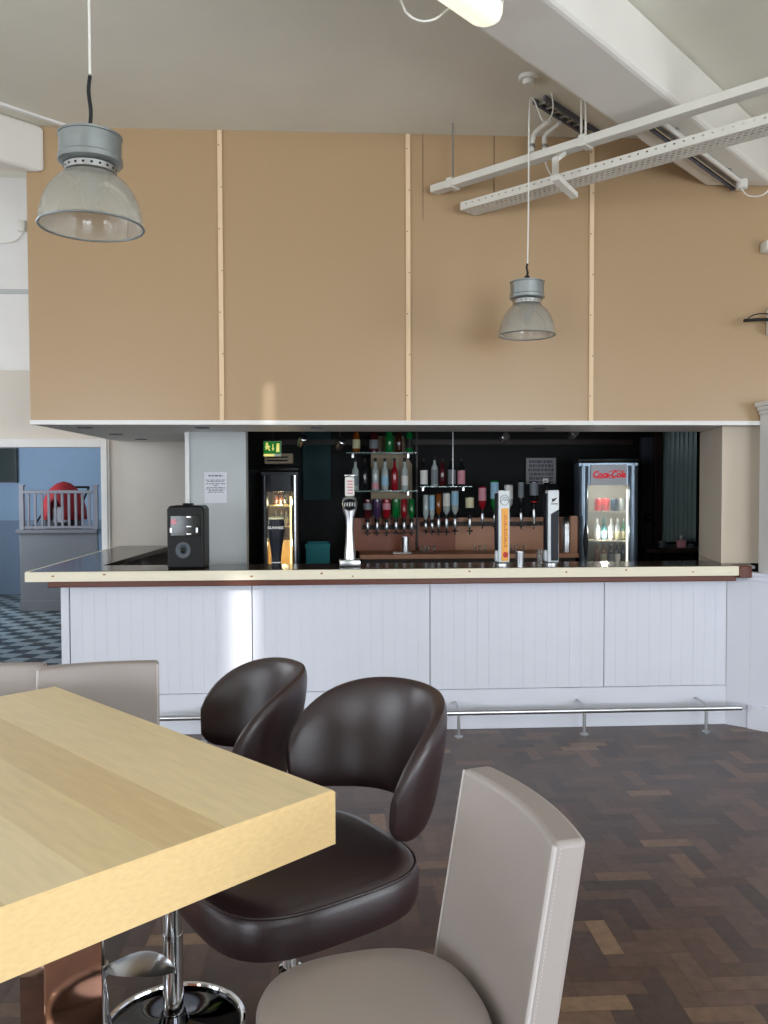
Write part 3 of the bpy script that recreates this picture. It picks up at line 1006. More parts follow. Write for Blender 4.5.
OR = [(425.8, 'clear', 'narrow clear upside-down bottle at the left under the right-hand cluster', None, 495, 521, 0.026, 534),
      (432, 'clear', 'narrow clear upside-down bottle second under the right-hand cluster', 'label_blue', 495, 521, 0.023, 535),
      (438.6, 'amber', 'amber upside-down bottle under the right-hand cluster', None, 494, 516, 0.025, 536),
      (446.5, 'clear', 'upside-down bottle with white label under the right-hand cluster', 'label_white', 493, 516, 0.031, 536),
      (455, 'clear', 'upside-down bottle with pale blue label under the right-hand cluster', 'label_blue', 491, 516, 0.031, 535),
      (469.7, 'dark', 'upside-down bottle with cream label standing alone in the optics', 'label_cream', 497, 516, 0.037, 535),
      (482.3, 'red', 'red upside-down bottle right of the cream-labelled one', 'label_pink', 487, 511, 0.034, 529),
      (494.5, 'green', 'green upside-down bottle with pale label left of the orange-panelled font', 'label_blue', 481, 512, 0.036, 530),
      (508.6, 'clear', 'upside-down bottle with tall white label behind the orange-panelled font', 'label_white', 485, 510, 0.037, 529),
      (521, 'dark', 'slim dark upside-down bottle with grey label', 'label_grey', 481, 510, 0.027, 530),
      (534, 'dark', 'dark upside-down bottle with square grey label and orange neck', 'label_grey', 482, 506, 0.037, 530),
      (546.4, 'dark', 'dark upside-down bottle behind the dark-panelled font', None, 483, 506, 0.030, 528)]
names = ['narrow clear bottle nearest the left', 'second narrow clear bottle', 'amber bottle', 'white-labelled bottle', 'blue-labelled bottle', 'cream-labelled bottle', 'red bottle left of the orange font', 'green and pale bottle', 'tall white-labelled bottle', 'slim dark bottle', 'orange-necked bottle', 'dark bottle behind the dark-panelled font']
for i, a in enumerate(OR):
    zb = zz(a[5])
    bt = bottle(a[0], zb, zz(a[4]) - zb, a[6], a[1], a[2], a[3], inverted=True, lab=(0.05, 0.58), group='bottles upside down in the right-hand optics')
    if i == 10:
        obj('orange_neck', lathe(NB(), [(0.030, 0.03), (0.034, 0.07)], 0, 0, 0, 20), M['can_red'], bt, True)
    optic(a[0], zb + 0.012, zz(a[7]), 'optic under the ' + names[i] + ' on the right')
t = thing('price_tag', 'small white tag above the dark-panelled font', 'tag', (at(545.5, 480, 7.55).x, 7.55, zz(484)))
obj('card', B(-0.024, 0.024, -0.002, 0.002, 0.0, 0.046), M['label_white'], t)
obj('tag_print', B(-0.014, 0.012, -0.0035, -0.002, 0.018, 0.028), M['ink'], t)
obj('tag_clip', B(-0.006, 0.006, 0.003, 0.15, 0.005, 0.02), M['satin'], t)
# mounting rails
for (pa, pb, py, lb) in ((362, 416, 528, 'dark mounting rail behind the left-hand optics'), (420, 552, 525, 'dark mounting rail behind the right-hand optics')):
    xa, xb = at(pa, py, 7.69).x, at(pb, py, 7.69).x
    bm = B(xa, xb, 7.685, 7.70, zz(py) - 0.02, zz(py) + 0.02)
    tag(obj('optic_rail', bm, M['darkwood']), lb, 'rail')
# steel measuring jug on a flat base, shot glasses, canister
p = at(403, 554, 7.4)
t = thing('steel_jug', 'tall steel jug standing on a pale tray on the back bar', 'jug', (p.x, 7.38, BZ))
bm = lathe(NB(), [(0.036, 0.012), (0.034, 0.145), (0.032, 0.145), (0.033, 0.02)], 0.02, 0, 0, 24)
obj('jug_body', bm, M['satin'], t, True)
obj('tray', B(-0.09, 0.07, -0.06, 0.06, 0, 0.011, bev=0.003), M['whiteplastic'], t)
for i, (px, lb) in enumerate(((421.5, 'shot glass leftmost of the four right of the steel jug'), (425, 'shot glass second of the four right of the steel jug'), (428.5, 'shot glass third of the four right of the steel jug'), (434, 'shot glass rightmost of the four right of the steel jug'),
                              (475, 'shot glass leftmost of the three left of the orange-panelled font'), (480, 'shot glass in the middle of the three left of the orange-panelled font'), (485, 'shot glass rightmost of the three left of the orange-panelled font'),
                              (510.5, 'shot glass leftmost of the three between the two tall white fonts'), (515.5, 'shot glass in the middle of the three between the two tall white fonts'), (524, 'shot glass rightmost of the three between the two tall white fonts'))):
    p = at(px, 551, 7.45)
    tt = tumbler(px, 551, 7.45, 0.062, 0.014, lb, M['clearglass'], 'shot glasses on the back bar', zb=BZ)
p = at(568.5, 554, 7.4)
t = thing('canister', 'domed brushed steel canister on the right end of the back bar', 'canister', (p.x, 7.42, BZ))
obj('body', lathe(NB(), [(0.062, 0), (0.062, 0.22), (0.060, 0.23)], 0, 0, 0, 32), M['satin'], t, True)
obj('domed_lid', lathe(NB(), [(0.0635, 0.23), (0.0635, 0.245), (0.055, 0.285), (0.035, 0.308), (0.0, 0.315)], 0, 0, 0, 32, True, False), M['satin'], t, True)


# ---------------------------------------------------------------- fridges
def on_turned(px, base, rz, yl):
    """where the sight line at photo column px meets a plane yl behind the front of a turned cabinet"""
    d = _f + _r2 * (px - 384) / F_PX
    c, s_ = math.cos(rz), math.sin(rz)
    n = Vector((-s_, c))
    q = Vector((base[0], base[1])) + n * yl
    k = q.dot(n) / Vector((d.x, d.y)).dot(n)
    return d.x * k, d.y * k


def fridge(name, label, loc, rz, w, d, h, body, frame, lamp, header_h, shelves, liner, fw=0.085, right_frame=None):
    t = thing(name, label, 'fridge', loc, rz)
    bm = NB()
    box(bm, -w / 2, -w / 2 + 0.03, 0.03, d, 0.0, h)
    box(bm, w / 2 - 0.03, w / 2, 0.03, d, 0.0, h)
    box(bm, -w / 2 + 0.03, w / 2 - 0.03, d - 0.03, d, 0.0, h)
    box(bm, -w / 2 + 0.03, w / 2 - 0.03, 0.03, d - 0.03, h - header_h, h)
    box(bm, -w / 2 + 0.03, w / 2 - 0.03, 0.03, d - 0.03, 0.0, 0.18)
    obj('cabinet', bm, body, t, bevel=0.004)
    bm = NB()
    box(bm, -w / 2 + 0.031, w / 2 - 0.031, d - 0.045, d - 0.031, 0.181, h - header_h - 0.001)
    for s in (-1, 1):
        a, b = sorted((s * (w / 2 - 0.031), s * (w / 2 - 0.041)))
        box(bm, a, b, 0.06, d - 0.046, 0.181, h - header_h - 0.001)
    obj('liner', bm, liner, t)
    for s in (-1, 1):
        bm = NB()
        rings = []
        for z in (0.06, h - 0.03):
            rings.append([(s * (w / 2 - fw / 2) + fw / 2 * math.cos(a), 0.028 - 0.05 * math.sin(a), z) for a in [PI * k / 14 for k in range(15)]])
        loops(bm, rings)
        fo = obj('door_stile', bm, right_frame if right_frame and s > 0 else frame, t, True)
        if s < 0:
            lp = fo
    obj('door_pane', B(-w / 2 + fw, w / 2 - fw, 0.012, 0.016, 0.2, h - header_h), M['pane'], t)
    obj('top_cap', B(-w / 2 - 0.01, w / 2 + 0.01, -0.01, d, h + 0.001, h + 0.045, bev=0.012), M['blackgloss'], t, True)
    bm = NB()
    box(bm, w / 2 - fw - 0.012, w / 2 - fw + 0.0, 0.03, 0.05, 0.25, h - header_h - 0.04)
    obj('light_strip', bm, lamp, t)
    for z in shelves:
        obj('wire_shelf', B(-w / 2 + 0.045, w / 2 - 0.045, 0.05, d - 0.05, z - 0.012, z), liner, t)
    return t, lp
FXY = 7.35
pa, pb = at(580, 500, FXY), at(637, 500, FXY)
ftop = at(608, 458, FXY).z
fx = (pa.x + pb.x) / 2
sh = [at(608, y, FXY + 0.1).z for y in (562.5, 540, 511)]
FRZ = math.radians(-11)
FR, lp = fridge('display_fridge', 'blue-silver upright drinks fridge with a lit sign panel, right of the back bar', (fx, FXY, 0.02), FRZ, pb.x - pa.x, 0.5, ftop - 0.06, M['fridgesilver'], M['fridgesilver'], M['lampcool'], 0.20, [s - 0.02 for s in sh], M['fridgeliner'])
hh = ftop - 0.06
sg = obj('sign_panel', B(-0.155, 0.155, -0.006, 0.028, hh - 0.20, hh - 0.02, bev=0.004), M['signlit'], FR)
text('lettering', 'Coca-Cola', 0.076, M['signred'], sg, (0, -0.0085, hh - 0.108), shear=0.28, bold=0.0035, sx=0.86)
bm = NB()
tube(bm, smooth_path([(-0.125, -0.008, hh - 0.125), (-0.08, -0.008, hh - 0.142), (-0.02, -0.008, hh - 0.132), (0.05, -0.008, hh - 0.14)]), 0.004, 6)
tube(bm, smooth_path([(0.0, -0.008, hh - 0.082), (0.05, -0.008, hh - 0.07), (0.10, -0.008, hh - 0.074), (0.13, -0.008, hh - 0.084)]), 0.004, 6)
obj('swash', bm, M['signred'], sg, True)
bm = NB()
rings = [[(-0.20 + 0.022 * math.cos(a) * s, -0.028 - 0.010 * math.sin(a) * (1 if math.sin(a) > 0 else 0), z) for a in [2 * PI * k / 16 for k in range(16)]] for z, s in ((0.95, 0.05), (1.0, 0.5), (1.07, 0.9), (1.12, 1.0), (1.17, 0.9), (1.24, 0.5), (1.29, 0.05))]
obj('door_handle', loops(bm, rings), M['navy'], FR, True)


def can(px, z, m, label, group, Y=FXY + 0.16, r=0.032, h=0.112):
    cx_, cy_ = on_turned(px, (fx, FXY), FRZ, 0.15)
    t = thing('drink_can', label, 'can', (cx_, cy_, z), 0, group)
    obj('can_body', lathe(NB(), [(r * 0.85, 0), (r, 0.008), (r, h - 0.010), (r * 0.82, h)], 0, 0, 0, 20), m, t, True)
    obj('lid', lathe(NB(), [(r * 0.80, h), (r * 0.80, h + 0.002)], 0, 0, 0, 20), M['satin'], t, True)
for px, m, lb in ((598, 'can_red', 'red can at the left of the top shelf in the drinks fridge'), (606, 'can_red', 'red can second from left on the top shelf in the drinks fridge'), (614.5, 'can_blue', 'dark blue can on the top shelf in the drinks fridge'), (622.5, 'can_white', 'pale can at the right of the top shelf in the drinks fridge')):
    can(px, sh[2], M[m], lb, 'cans in the drinks fridge')
FY2 = FXY + 0.16
for px, g, l, lb in ((597, 'clear', 'label_white', 'clear bottle with white label left on the middle fridge shelf'), (604, 'teal', 'label_blue', 'teal-topped bottle second on the middle fridge shelf'), (611.5, 'clear', 'label_white', 'clear bottle with white label third on the middle fridge shelf'), (618, 'clear', 'label_cream', 'clear bottle with cream label fourth on the middle fridge shelf'), (624, 'green', 'label_cream', 'pale green bottle right on the middle fridge shelf')):
    bottle(px, sh[1], 0.19, 0.027, g, lb, l, cap='label_white' if g != 'teal' else 'teal', xy=on_turned(px, (fx, FXY), FRZ, 0.15), lab=(0.06, 0.42), group='bottles on the middle fridge shelf')
for px, g, l, lb in ((597, 'amber', None, 'amber bottle left on the bottom fridge shelf in view'), (604, 'amber', 'label_cream', 'amber bottle with cream label second on the bottom fridge shelf in view'), (611, 'brown', 'label_grey', 'brown bottle with grey label third on the bottom fridge shelf in view'), (617.5, 'dark', 'label_white', 'dark bottle with white label fourth on the bottom fridge shelf in view'), (624, 'dark', None, 'dark bottle right on the bottom fridge shelf in view')):
    bottle(px, sh[0], 0.185, 0.027, g, lb, l, cap='label_grey', xy=on_turned(px, (fx, FXY), FRZ, 0.15), lab=(0.06, 0.42), group='bottles on the bottom fridge shelf')
# left-hand fridge
F2Y = 7.2
pa, pb = at(263, 500, F2Y), at(296, 500, F2Y)
f2x, f2top = (pa.x + pb.x) / 2, at(280, 467, F2Y).z
sh2 = [at(280, y, F2Y + 0.1).z for y in (540, 525.5, 505)]
w2 = 0.46
F2, lp = fridge('bottle_fridge', 'dark upright bottle fridge with warm inner light under the green exit sign', (f2x, F2Y, 0.02), 0.0, pb.x - pa.x + 0.04, 0.5, f2top - 0.06, M['fridgedark'], M['fridgedark'], M['lampwarm'], 0.17, [s - 0.02 for s in sh2], M['glowliner'], 0.062, M['satin'])
h2 = f2top - 0.06
obj('header_panel', B(-0.08, 0.08, 0.0, 0.028, h2 - 0.17, h2 - 0.02, bev=0.003), M['fridgedark'], F2)
for i, (px, z, g) in enumerate(((275.5, 2, 'brown'), (281, 2, 'brown'), (286, 2, 'dark'), (275.5, 1, 'clear'), (281, 1, 'clear'), (286, 1, 'clear'), (276, 0, 'brown'), (283, 0, 'brown'))):
    bottle(px, sh2[z], 0.16 if z != 1 else 0.12, 0.023, g, ('left', 'middle', 'right', 'left', 'middle', 'right', 'left', 'right')[i] + ' bottle on the ' + ('lowest visible', 'middle', 'top')[z] + ' shelf of the dark fridge under the exit sign',
           'label_cream' if z == 1 else None, cap='label_cream', Y=F2Y + 0.14, group='bottles in the dark fridge')
for loc, pw, c in (((fx, FXY + 0.10, hh - 0.26), 2.2, (1, 0.96, 0.86)), ((fx, FXY + 0.10, 1.22), 2.4, (1, 0.96, 0.86)), ((f2x, F2Y + 0.10, h2 - 0.25), 6.0, (1, 0.80, 0.45)), ((f2x + 0.03, F2Y + 0.10, 1.15), 6.0, (1, 0.80, 0.45))):
    l = bpy.data.lights.new('cabinet_lamp', 'POINT')
    l.energy = pw
    l.color = c
    l.shadow_soft_size = 0.03
    o = bpy.data.objects.new('cabinet_lamp', l)
    COL.objects.link(o)
    o.location = loc
# vent unit on the left-hand fridge and the exit sign
p = at(278, 462, F2Y + 0.05)
t = thing('vent_unit', 'beige slatted vent unit on top of the dark fridge', 'vent', (p.x, F2Y + 0.12, f2top + 0.03))
obj('casing', B(-0.12, 0.12, 0.0, 0.2, 0, 0.09, bev=0.005), M['beigeboard'], t)
for k in range(2):
    obj('slot', B(-0.10, 0.08, -0.004, 0.0, 0.022 + 0.03 * k, 0.034 + 0.03 * k), M['dark'], t)
pa, pb = at(263.5, 456.5, 7.0), at(281, 441, 7.0)
t = thing('exit_sign', 'green lit emergency exit sign above the dark fridge', 'sign', ((pa.x + pb.x) / 2, 7.0, pa.z))
ew, eh = (pb.x - pa.x), pb.z - pa.z
obj('light_box', B(-ew / 2, ew / 2, 0.006, 0.05, 0.0, eh, bev=0.004), M['whiteplastic'], t)
obj('green_face', B(-ew / 2 + 0.002, ew / 2 - 0.002, 0.0, 0.005, 0.022, eh - 0.004), M['exitgreen'], t)
obj('lit_edge', B(-ew / 2 + 0.002, ew * 0.1, 0.0, 0.005, 0.001, 0.02), M['exitlit'], t)
k = eh
bm = NB()
lathe(bm, [(0.010, 0), (0.010, 0.002)], 0, 0, 0, 14)
o = obj('figure_head', bm, M['exitlit'], t, loc=(-ew * 0.30, -0.0005, eh * 0.82))
o.rotation_euler = (PI / 2, 0, 0)
bm = NB()
prism_xz(bm, [(-ew * .40, eh * .44), (-ew * .34, eh * .44), (-ew * .26, eh * .54), (-ew * .20, eh * .40), (-ew * .12, eh * .36), (-ew * .12, eh * .44), (-ew * .17, eh * .46), (-ew * .20, eh * .62), (-ew * .14, eh * .58), (-ew * .11, eh * .64), (-ew * .22, eh * .72), (-ew * .34, eh * .72), (-ew * .42, eh * .62), (-ew * .38, eh * .58), (-ew * .31, eh * .64)], -0.0025, -0.0002)
obj('running_figure', bm, M['exitlit'], t)
bm = NB()
prism_xz(bm, [(ew * .015, eh * .80), (ew * .015, eh * .52), (-ew * .035, eh * .52), (ew * .04, eh * .36), (ew * .115, eh * .52), (ew * .065, eh * .52), (ew * .065, eh * .80)], -0.0025, -0.0002)
obj('down_arrow', bm, M['exitlit'], t)
bm = NB()
prism_xz(bm, [(ew * .22, eh * .30), (ew * .40, eh * .30), (ew * .40, eh * .84), (ew * .26, eh * .84)], -0.0025, -0.0002)
obj('door_symbol', bm, M['exitlit'], t)
obj('hanger', B(-0.006, 0.006, 0.02, 0.03, eh + 0.001, 2.36 - pa.z), M['blackgloss'], t)
# dark door far left, teal board and bin, notices
x0, x1 = at(246, 500, 8.19).x, at(262, 500, 8.19).x
door = struct('door_1', B(x0, x1 + 0.3, 8.14, 8.19, 0.02, at(250, 470, 8.19).z, bev=0.004), M['doorgrey'])
x0, x1 = at(303, 500, 8.19).x, at(331, 500, 8.19).x
tag(obj('teal_board', B(x0, x1, 8.15, 8.19, 1.5, 2.25, bev=0.003), M['tealdark']), 'dark teal board on the rear wall left of the bottle display', 'board')
pa, pb = at(306, 566, 7.5), at(329.5, 543.5, 7.5)
t = thing('teal_crate', 'bright teal crate low behind the counter, left of the chrome font', 'crate', ((pa.x + pb.x) / 2, 7.5, 0.02))
cw = (pb.x - pa.x) / 2
bm = NB()
box(bm, -cw, cw, 0, 0.015, 0, pb.z - 0.02)
box(bm, -cw, cw, 0.285, 0.3, 0, pb.z - 0.02)
box(bm, -cw, -cw + 0.015, 0.015, 0.285, 0, pb.z - 0.02)
box(bm, cw - 0.015, cw, 0.015, 0.285, 0, pb.z - 0.02)
box(bm, -cw, cw, 0, 0.3, 0.0, 0.015)
obj('body', bm, M['teal'], t)
obj('rim', B(-cw - 0.006, cw + 0.006, -0.008, 0.0, pb.z - 0.06, pb.z - 0.02, bev=0.003), M['teal'], t)


def notice(px0, py0, px1, py1, Y, label, seed, rows, m):
    a, b = at(px0, py1, Y), at(px1, py0, Y)
    w, h = (b.x - a.x) / 2, b.z - a.z
    t = thing('notice', label, 'notice', ((a.x + b.x) / 2, Y, a.z))
    obj('sheet', B(-w, w, -0.003, 0.0, 0, h), m, t)
    rnd = random.Random(seed)
    bm = NB()
    for r_, (f, ww, th) in enumerate(rows):
        x = -w * ww
        while x < w * ww:
            l = rnd.uniform(0.012, 0.04)
            box(bm, x, min(x + l, w * ww), -0.0042, -0.003, h * f - th / 2, h * f + th / 2)
            x += l + 0.006
    obj('text_lines', bm, M['ink'], t)
    return t
nt_ = notice(204.5, 472, 227, 503, 6.298, 'white printed notice taped to the grey pier beside the black speaker', 4, [(0.88, 0.62, 0.010), (0.74, 0.85, 0.005), (0.69, 0.75, 0.005), (0.62, 0.85, 0.005), (0.57, 0.2, 0.005), (0.50, 0.8, 0.005), (0.45, 0.85, 0.005), (0.40, 0.6, 0.005), (0.35, 0.7, 0.005)], M['paper'])
M['dimpaper'] = mat('aged_grey_poster', (150, 150, 150), 0.8)
notice(526, 458, 556, 484, 8.15, 'large grey lettered poster on the dark rear wall behind the optics', 9, [(0.86, 0.8, 0.03), (0.70, 0.8, 0.03), (0.54, 0.85, 0.03), (0.38, 0.8, 0.03), (0.22, 0.8, 0.03), (0.08, 0.8, 0.02)], M['dimpaper'])
# door frame, corrugated sheets and shelf at the right
x0, x1 = at(640, 500, 8.17).x, at(652, 500, 8.17).x
struct('door_2', B(x0, x1, 8.12, 8.19, 0.02, 2.1, bev=0.004), M['doorgrey'])
x0, x1 = at(653, 500, 8.1).x, at(660, 500, 8.1).x
struct('trim_3_post', B(x0, x1, 8.05, 8.19, 0.02, 2.34, bev=0.004), M['darkwood'])
x0, x1 = at(661, 500, 8.1).x, at(697, 500, 8.1).x
bm = NB()
n = 48
prof = []
for i in range(n + 1):
    x = x0 + (x1 - x0) * i / n
    prof.append((x, 8.13 - 0.012 * math.cos(2 * PI * i / 6)))
prism(bm, prof + [(x1, 8.16), (x0, 8.16)], at(0, 547, 8.1).z, 2.2)
tag(obj('corrugated_sheet', bm, M['corrugated'], None, True), 'grey-green corrugated metal sheet on the rear wall right of the drinks fridge', 'metal sheet')
t = thing('wall_shelf', 'dark wooden shelf below the corrugated metal sheet', 'shelf', (at(671, 549, 7.6).x, 7.6, at(671, 548, 7.6).z))
obj('board', B(-0.28, 0.32, -0.12, 0.5, -0.035, 0, bev=0.004), M['darkwood'], t)
for x in (-0.2, 0.24):
    obj('bracket', B(x - 0.012, x + 0.012, 0.1, 0.5, -0.15, -0.036), M['darkwood'], t)
zs = at(671, 548, 7.6).z
t = thing('soap_bottle', 'pale pink pump bottle on the dark shelf at the right', 'bottle', (at(682, 545, 7.6).x, 7.62, zs))
obj('body', B(-0.04, 0.04, -0.025, 0.025, 0, 0.075, bev=0.012), M['label_pink'], t, True)
bm = lathe(NB(), [(0.010, 0.076), (0.010, 0.10), (0.018, 0.101), (0.018, 0.112)], 0, 0, 0, 14)
obj('pump', bm, M['label_white'], t, True)
t = thing('glass_dish', 'pale glass dish on the dark shelf at far right', 'dish', (at(691.5, 545, 7.6).x, 7.64, zs))
obj('bowl', lathe(NB(), [(0.03, 0), (0.045, 0.035), (0.042, 0.035), (0.028, 0.006)], 0, 0, 0, 24), M['clearglass'], t, True)
t = thing('glass_dish', 'pale glass dish on the dark shelf below the left edge of the corrugated sheet', 'dish', (at(664, 545, 7.6).x, 7.64, zs))
obj('bowl', lathe(NB(), [(0.03, 0), (0.04, 0.06), (0.037, 0.06), (0.028, 0.006)], 0, 0, 0, 24), M['clearglass'], t, True)
t = thing('card_box', 'small black box fixed to the grey door right of the drinks fridge', 'box', (at(649, 517, 8.1).x, 8.10, at(649, 521, 8.1).z))
obj('case', B(-0.05, 0.05, -0.03, 0.02, 0, 0.075, bev=0.006), M['blackgloss'], t)
obj('slot', B(-0.03, 0.03, -0.033, -0.03, 0.035, 0.04), M['satin'], t)


# spotlights on the bar ceiling, recessed lights in the soffit
def spot(px, py, Y, label, tilt):
    p = at(px, py, Y)
    zc = 2.36
    t = thing('spotlight', label, 'spotlight', (p.x, Y, zc))
    obj('mount', lathe(NB(), [(0.035, -0.02), (0.035, 0)], 0, 0, 0, 18), M['blackgloss'], t, True)
    bm = NB()
    tube(bm, [(0, 0, -0.02), (0, 0, p.z - zc + 0.03)], 0.008, 8)
    obj('stem', bm, M['blackgloss'], t, True)
    bm = NB()
    lathe(bm, [(0.024, -0.06), (0.034, -0.02), (0.034, 0.05), (0.028, 0.055)], 0, 0, 0, 20)
    o = obj('lamp_head', bm, M['satin'], t, True, loc=(0, 0, p.z - zc))
    o.rotation_euler = (tilt, 0.5, 0)
for a in ((302, 441, 6.9, 'left-hand ceiling spotlight of the bar, above the teal board', 0.9), (340, 444, 6.9, 'ceiling spotlight of the bar above the chrome font', 0.9),
          (504, 438, 6.9, 'ceiling spotlight of the bar above the orange-panelled font', 1.3), (573, 434, 6.9, 'ceiling spotlight of the bar near the drinks fridge', 1.3)):
    spot(*a)
for i, (px, py) in enumerate(((85, 427.3), (116, 434), (141, 439), (202, 427.5), (318, 427.5), (540, 428))):
    d = _f + _r2 * (px - 384) / F_PX - _u2 * (py - 512) / F_PX
    q = Vector((0, 0, EYE)) + d * ((2.036 - EYE) / d.z)
    t = thing('downlight', ('recessed downlight at the front left corner of the soffit', 'recessed downlight in the middle of the left soffit strip', 'recessed downlight at the rear of the left soffit strip', 'recessed soffit downlight above the white notice', 'recessed soffit downlight above the teal board', 'recessed soffit downlight above the dark-panelled font')[i], 'downlight', (q.x, q.y, 2.036), 0, 'downlights in the bar soffit')
    obj('bezel', lathe(NB(), [(0.05, -0.005), (0.05, 0), (0.036, 0), (0.036, -0.005)], 0, 0, 0, 24, False, False), M['ink'], t, True)
    obj('lens', lathe(NB(), [(0.035, -0.002), (0.035, -0.0005)], 0, 0, 0, 20), M['frameblack'], t)

# ================================================================== OVERHEAD
def pendant(label, loc, cord_path, blk, zs):
    cord_path = [(a, b, c / zs) for a, b, c in cord_path]
    blk = blk / zs
    t = thing('pendant_lamp', label, 'lamp', loc)
    t.scale = (1, 1, zs)
    prof = [(0.158, 0.004), (0.157, 0.03), (0.153, 0.065), (0.145, 0.10), (0.131, 0.14), (0.112, 0.173), (0.086, 0.202), (0.072, 0.212)]
    bm = lathe(NB(), prof + [(a - 0.004, b) for a, b in prof[::-1]], 0, 0, 0, 144, False, False, ribs=0.008)
    obj('lamp_shade', bm, M['prism'], t, True)
    bm = NB()
    tube(bm, [(0.160 * math.cos(2 * PI * i / 48), 0.160 * math.sin(2 * PI * i / 48), 0.004) for i in range(48)], 0.0045, 8, True)
    obj('rim_band', bm, M['galv'], t, True)
    bm = lathe(NB(), [(0.072, 0.210), (0.080, 0.214), (0.080, 0.238)], 0, 0, 0, 40, True, True)
    c = obj('collar', bm, M['satin'], t, True)
    for i in range(20):
        a = 2 * PI * i / 20
        s = obj('vent_hole', lathe(NB(), [(0.0045, -0.0005), (0.0045, 0.0005)], 0, 0, 0, 10), M['dark'], c, loc=(0.0803 * math.cos(a), 0.0803 * math.sin(a), 0.226))
        s.rotation_euler = (0, PI / 2, a)
    bm = lathe(NB(), [(0.070, 0.238), (0.092, 0.246), (0.099, 0.252), (0.099, 0.272), (0.0955, 0.276), (0.0955, 0.350), (0.099, 0.352), (0.099, 0.360), (0.092, 0.364), (0.03, 0.368)], 0, 0, 0, 48)
    obj('ballast_housing', bm, M['galv'], t, True)
    bm = lathe(NB(), [(0.026, 0.366), (0.024, 0.378), (0.016, 0.384), (0.014, 0.40), (0.008, 0.405)], 0, 0, 0, 20)
    obj('cord_gland', bm, M['rubber'], t, True)
    bm = lathe(NB(), [(0.030, 0.205), (0.034, 0.16), (0.028, 0.10), (0.018, 0.075), (0.0, 0.07)], 0, 0, 0, 20, True, False)
    obj('bulb', bm, M['whiteplastic'], t, True)
    bm = NB()
    tube(bm, smooth_path([(0, 0, 0.40), (0.003, 0, 0.40 + blk * 0.3), (-0.003, 0, 0.40 + blk * 0.7), (0.002, 0, 0.40 + blk)]), 0.0062, 8)
    obj('black_sleeve', bm, M['rubber'], t, True)
    bm = NB()
    tube(bm, smooth_path(cord_path), 0.0042, 8)
    obj('cord', bm, M['whiteplastic'], t, True)
    return t
p1 = at(91.5, 228, 2.75)
pendant('near industrial pendant lamp with ribbed prismatic shade, upper left', (p1.x, 2.75, p1.z), [(0.002, 0, 0.48), (0.002, 0, 0.8), (0.0, 0, 1.1), (0, 0, CEIL - p1.z)], 0.155, 0.80)
p2 = at(527, 336, 4.8)
zt = CEIL - p2.z
pendant('far industrial pendant lamp with ribbed prismatic shade, hanging before the third board', (p2.x, 4.8, p2.z), [(0.002, 0, 0.41), (0.006, 0, 0.7), (0.01, 0, 1.28), (0.035, 0, 1.33), (0.07, 0.02, 1.27), (0.10, 0.04, 1.23), (0.14, 0.05, 1.25), (0.16, 0.05, 1.31), (0.15, 0.05, zt)], 0.07, 0.85)
# ceiling rose / detector
q = at(528.5, 78, 4.66)
t = thing('smoke_detector', 'round white detector on the ceiling left of the big beam', 'detector', (q.x, 4.66, CEIL))
obj('base', lathe(NB(), [(0.05, -0.02), (0.055, -0.016), (0.055, 0)], 0, 0, 0, 28), M['whiteplastic'], t, True)
obj('sensor', lathe(NB(), [(0.028, -0.045), (0.034, -0.021)], 0, 0, 0, 24), M['whiteplastic'], t, True)


def uw(u, w, z):
    return Vector(((u + w) * D45, (u - w) * D45, z))


# strip light on the underside of the beam, long axis u
t = thing('strip_light', 'lit white strip light with rounded end on the underside of the big beam', 'lamp', tuple(uw(2.26, -1.985, 3.588)), PI / 4)
L = 1.3
ring = lambda a, z: [((L / 2 - 0.075) * (1 if math.cos(t_) >= 0 else -1) + a * math.cos(t_), a * math.sin(t_), z) for t_ in [2 * PI * (k + 0.5) / 40 for k in range(40)]]
bm = NB()
loops(bm, [ring(0.072, 0.0), ring(0.075, -0.012), ring(0.075, -0.03)])
obj('base_tray', bm, M['whiteplastic'], t, True)
bm = NB()
loops(bm, [ring(0.070, -0.0305), ring(0.070, -0.055), ring(0.062, -0.075), ring(0.045, -0.085)])
obj('diffuser', bm, M['tubelit'], t, True)
# loose cable loop by the strip light
bm = NB()
ca, cb, cc = at(400, -6, 3.5), at(420, 22, 3.5), at(447, 11, 3.5)
tube(bm, smooth_path([uw(2.2, -2.16, 3.88), at(399, -4, 3.42), at(408, 14, 3.42), at(421, 21, 3.42), at(435, 19, 3.42), at(447, 10, 3.44), uw(2.77, -2.06, 3.583)]), 0.005, 6)
tag(obj('loose_cable', bm, M['whiteplastic'], None, True), 'loose white cable sagging beside the strip light at the top', 'cable')

# white square trunking, along w
TZ = 3.54
u0 = 4.22
t = thing('cable_trunking', 'white square cable trunking hung across the upper right on thin rods', 'trunking', (0, 0, 0))
def along(bm, u_a, u_b, w_a, w_b, z0, z1):
    a = [uw(u_a, w_a, 0), uw(u_b, w_a, 0), uw(u_b, w_b, 0), uw(u_a, w_b, 0)]
    return prism(bm, [(p.x, p.y) for p in a], z0, z1)
obj('duct', along(NB(), u0, u0 + 0.075, -3.375, 1.6, TZ - 0.045, TZ), M['traymetal'], t, bevel=0.004)
for w_ in (-3.22, -2.29, 0.1):
    sb = obj('clamp', along(NB(), u0 - 0.006, u0 + 0.081, w_ - 0.02, w_ + 0.02, TZ - 0.052, TZ + 0.008), M['traymetal'], t)
    bm = NB()
    q = uw(u0 + 0.037, w_, 0)
    tube(bm, [(q.x, q.y, TZ + 0.008), (q.x, q.y, CEIL)], 0.006, 8)
    obj('hanger_rod', bm, M['satin'] if w_ < -3 else M['traymetal'], t, True)
bm = NB()
q = uw(u0 + 0.037, -2.35, 0)
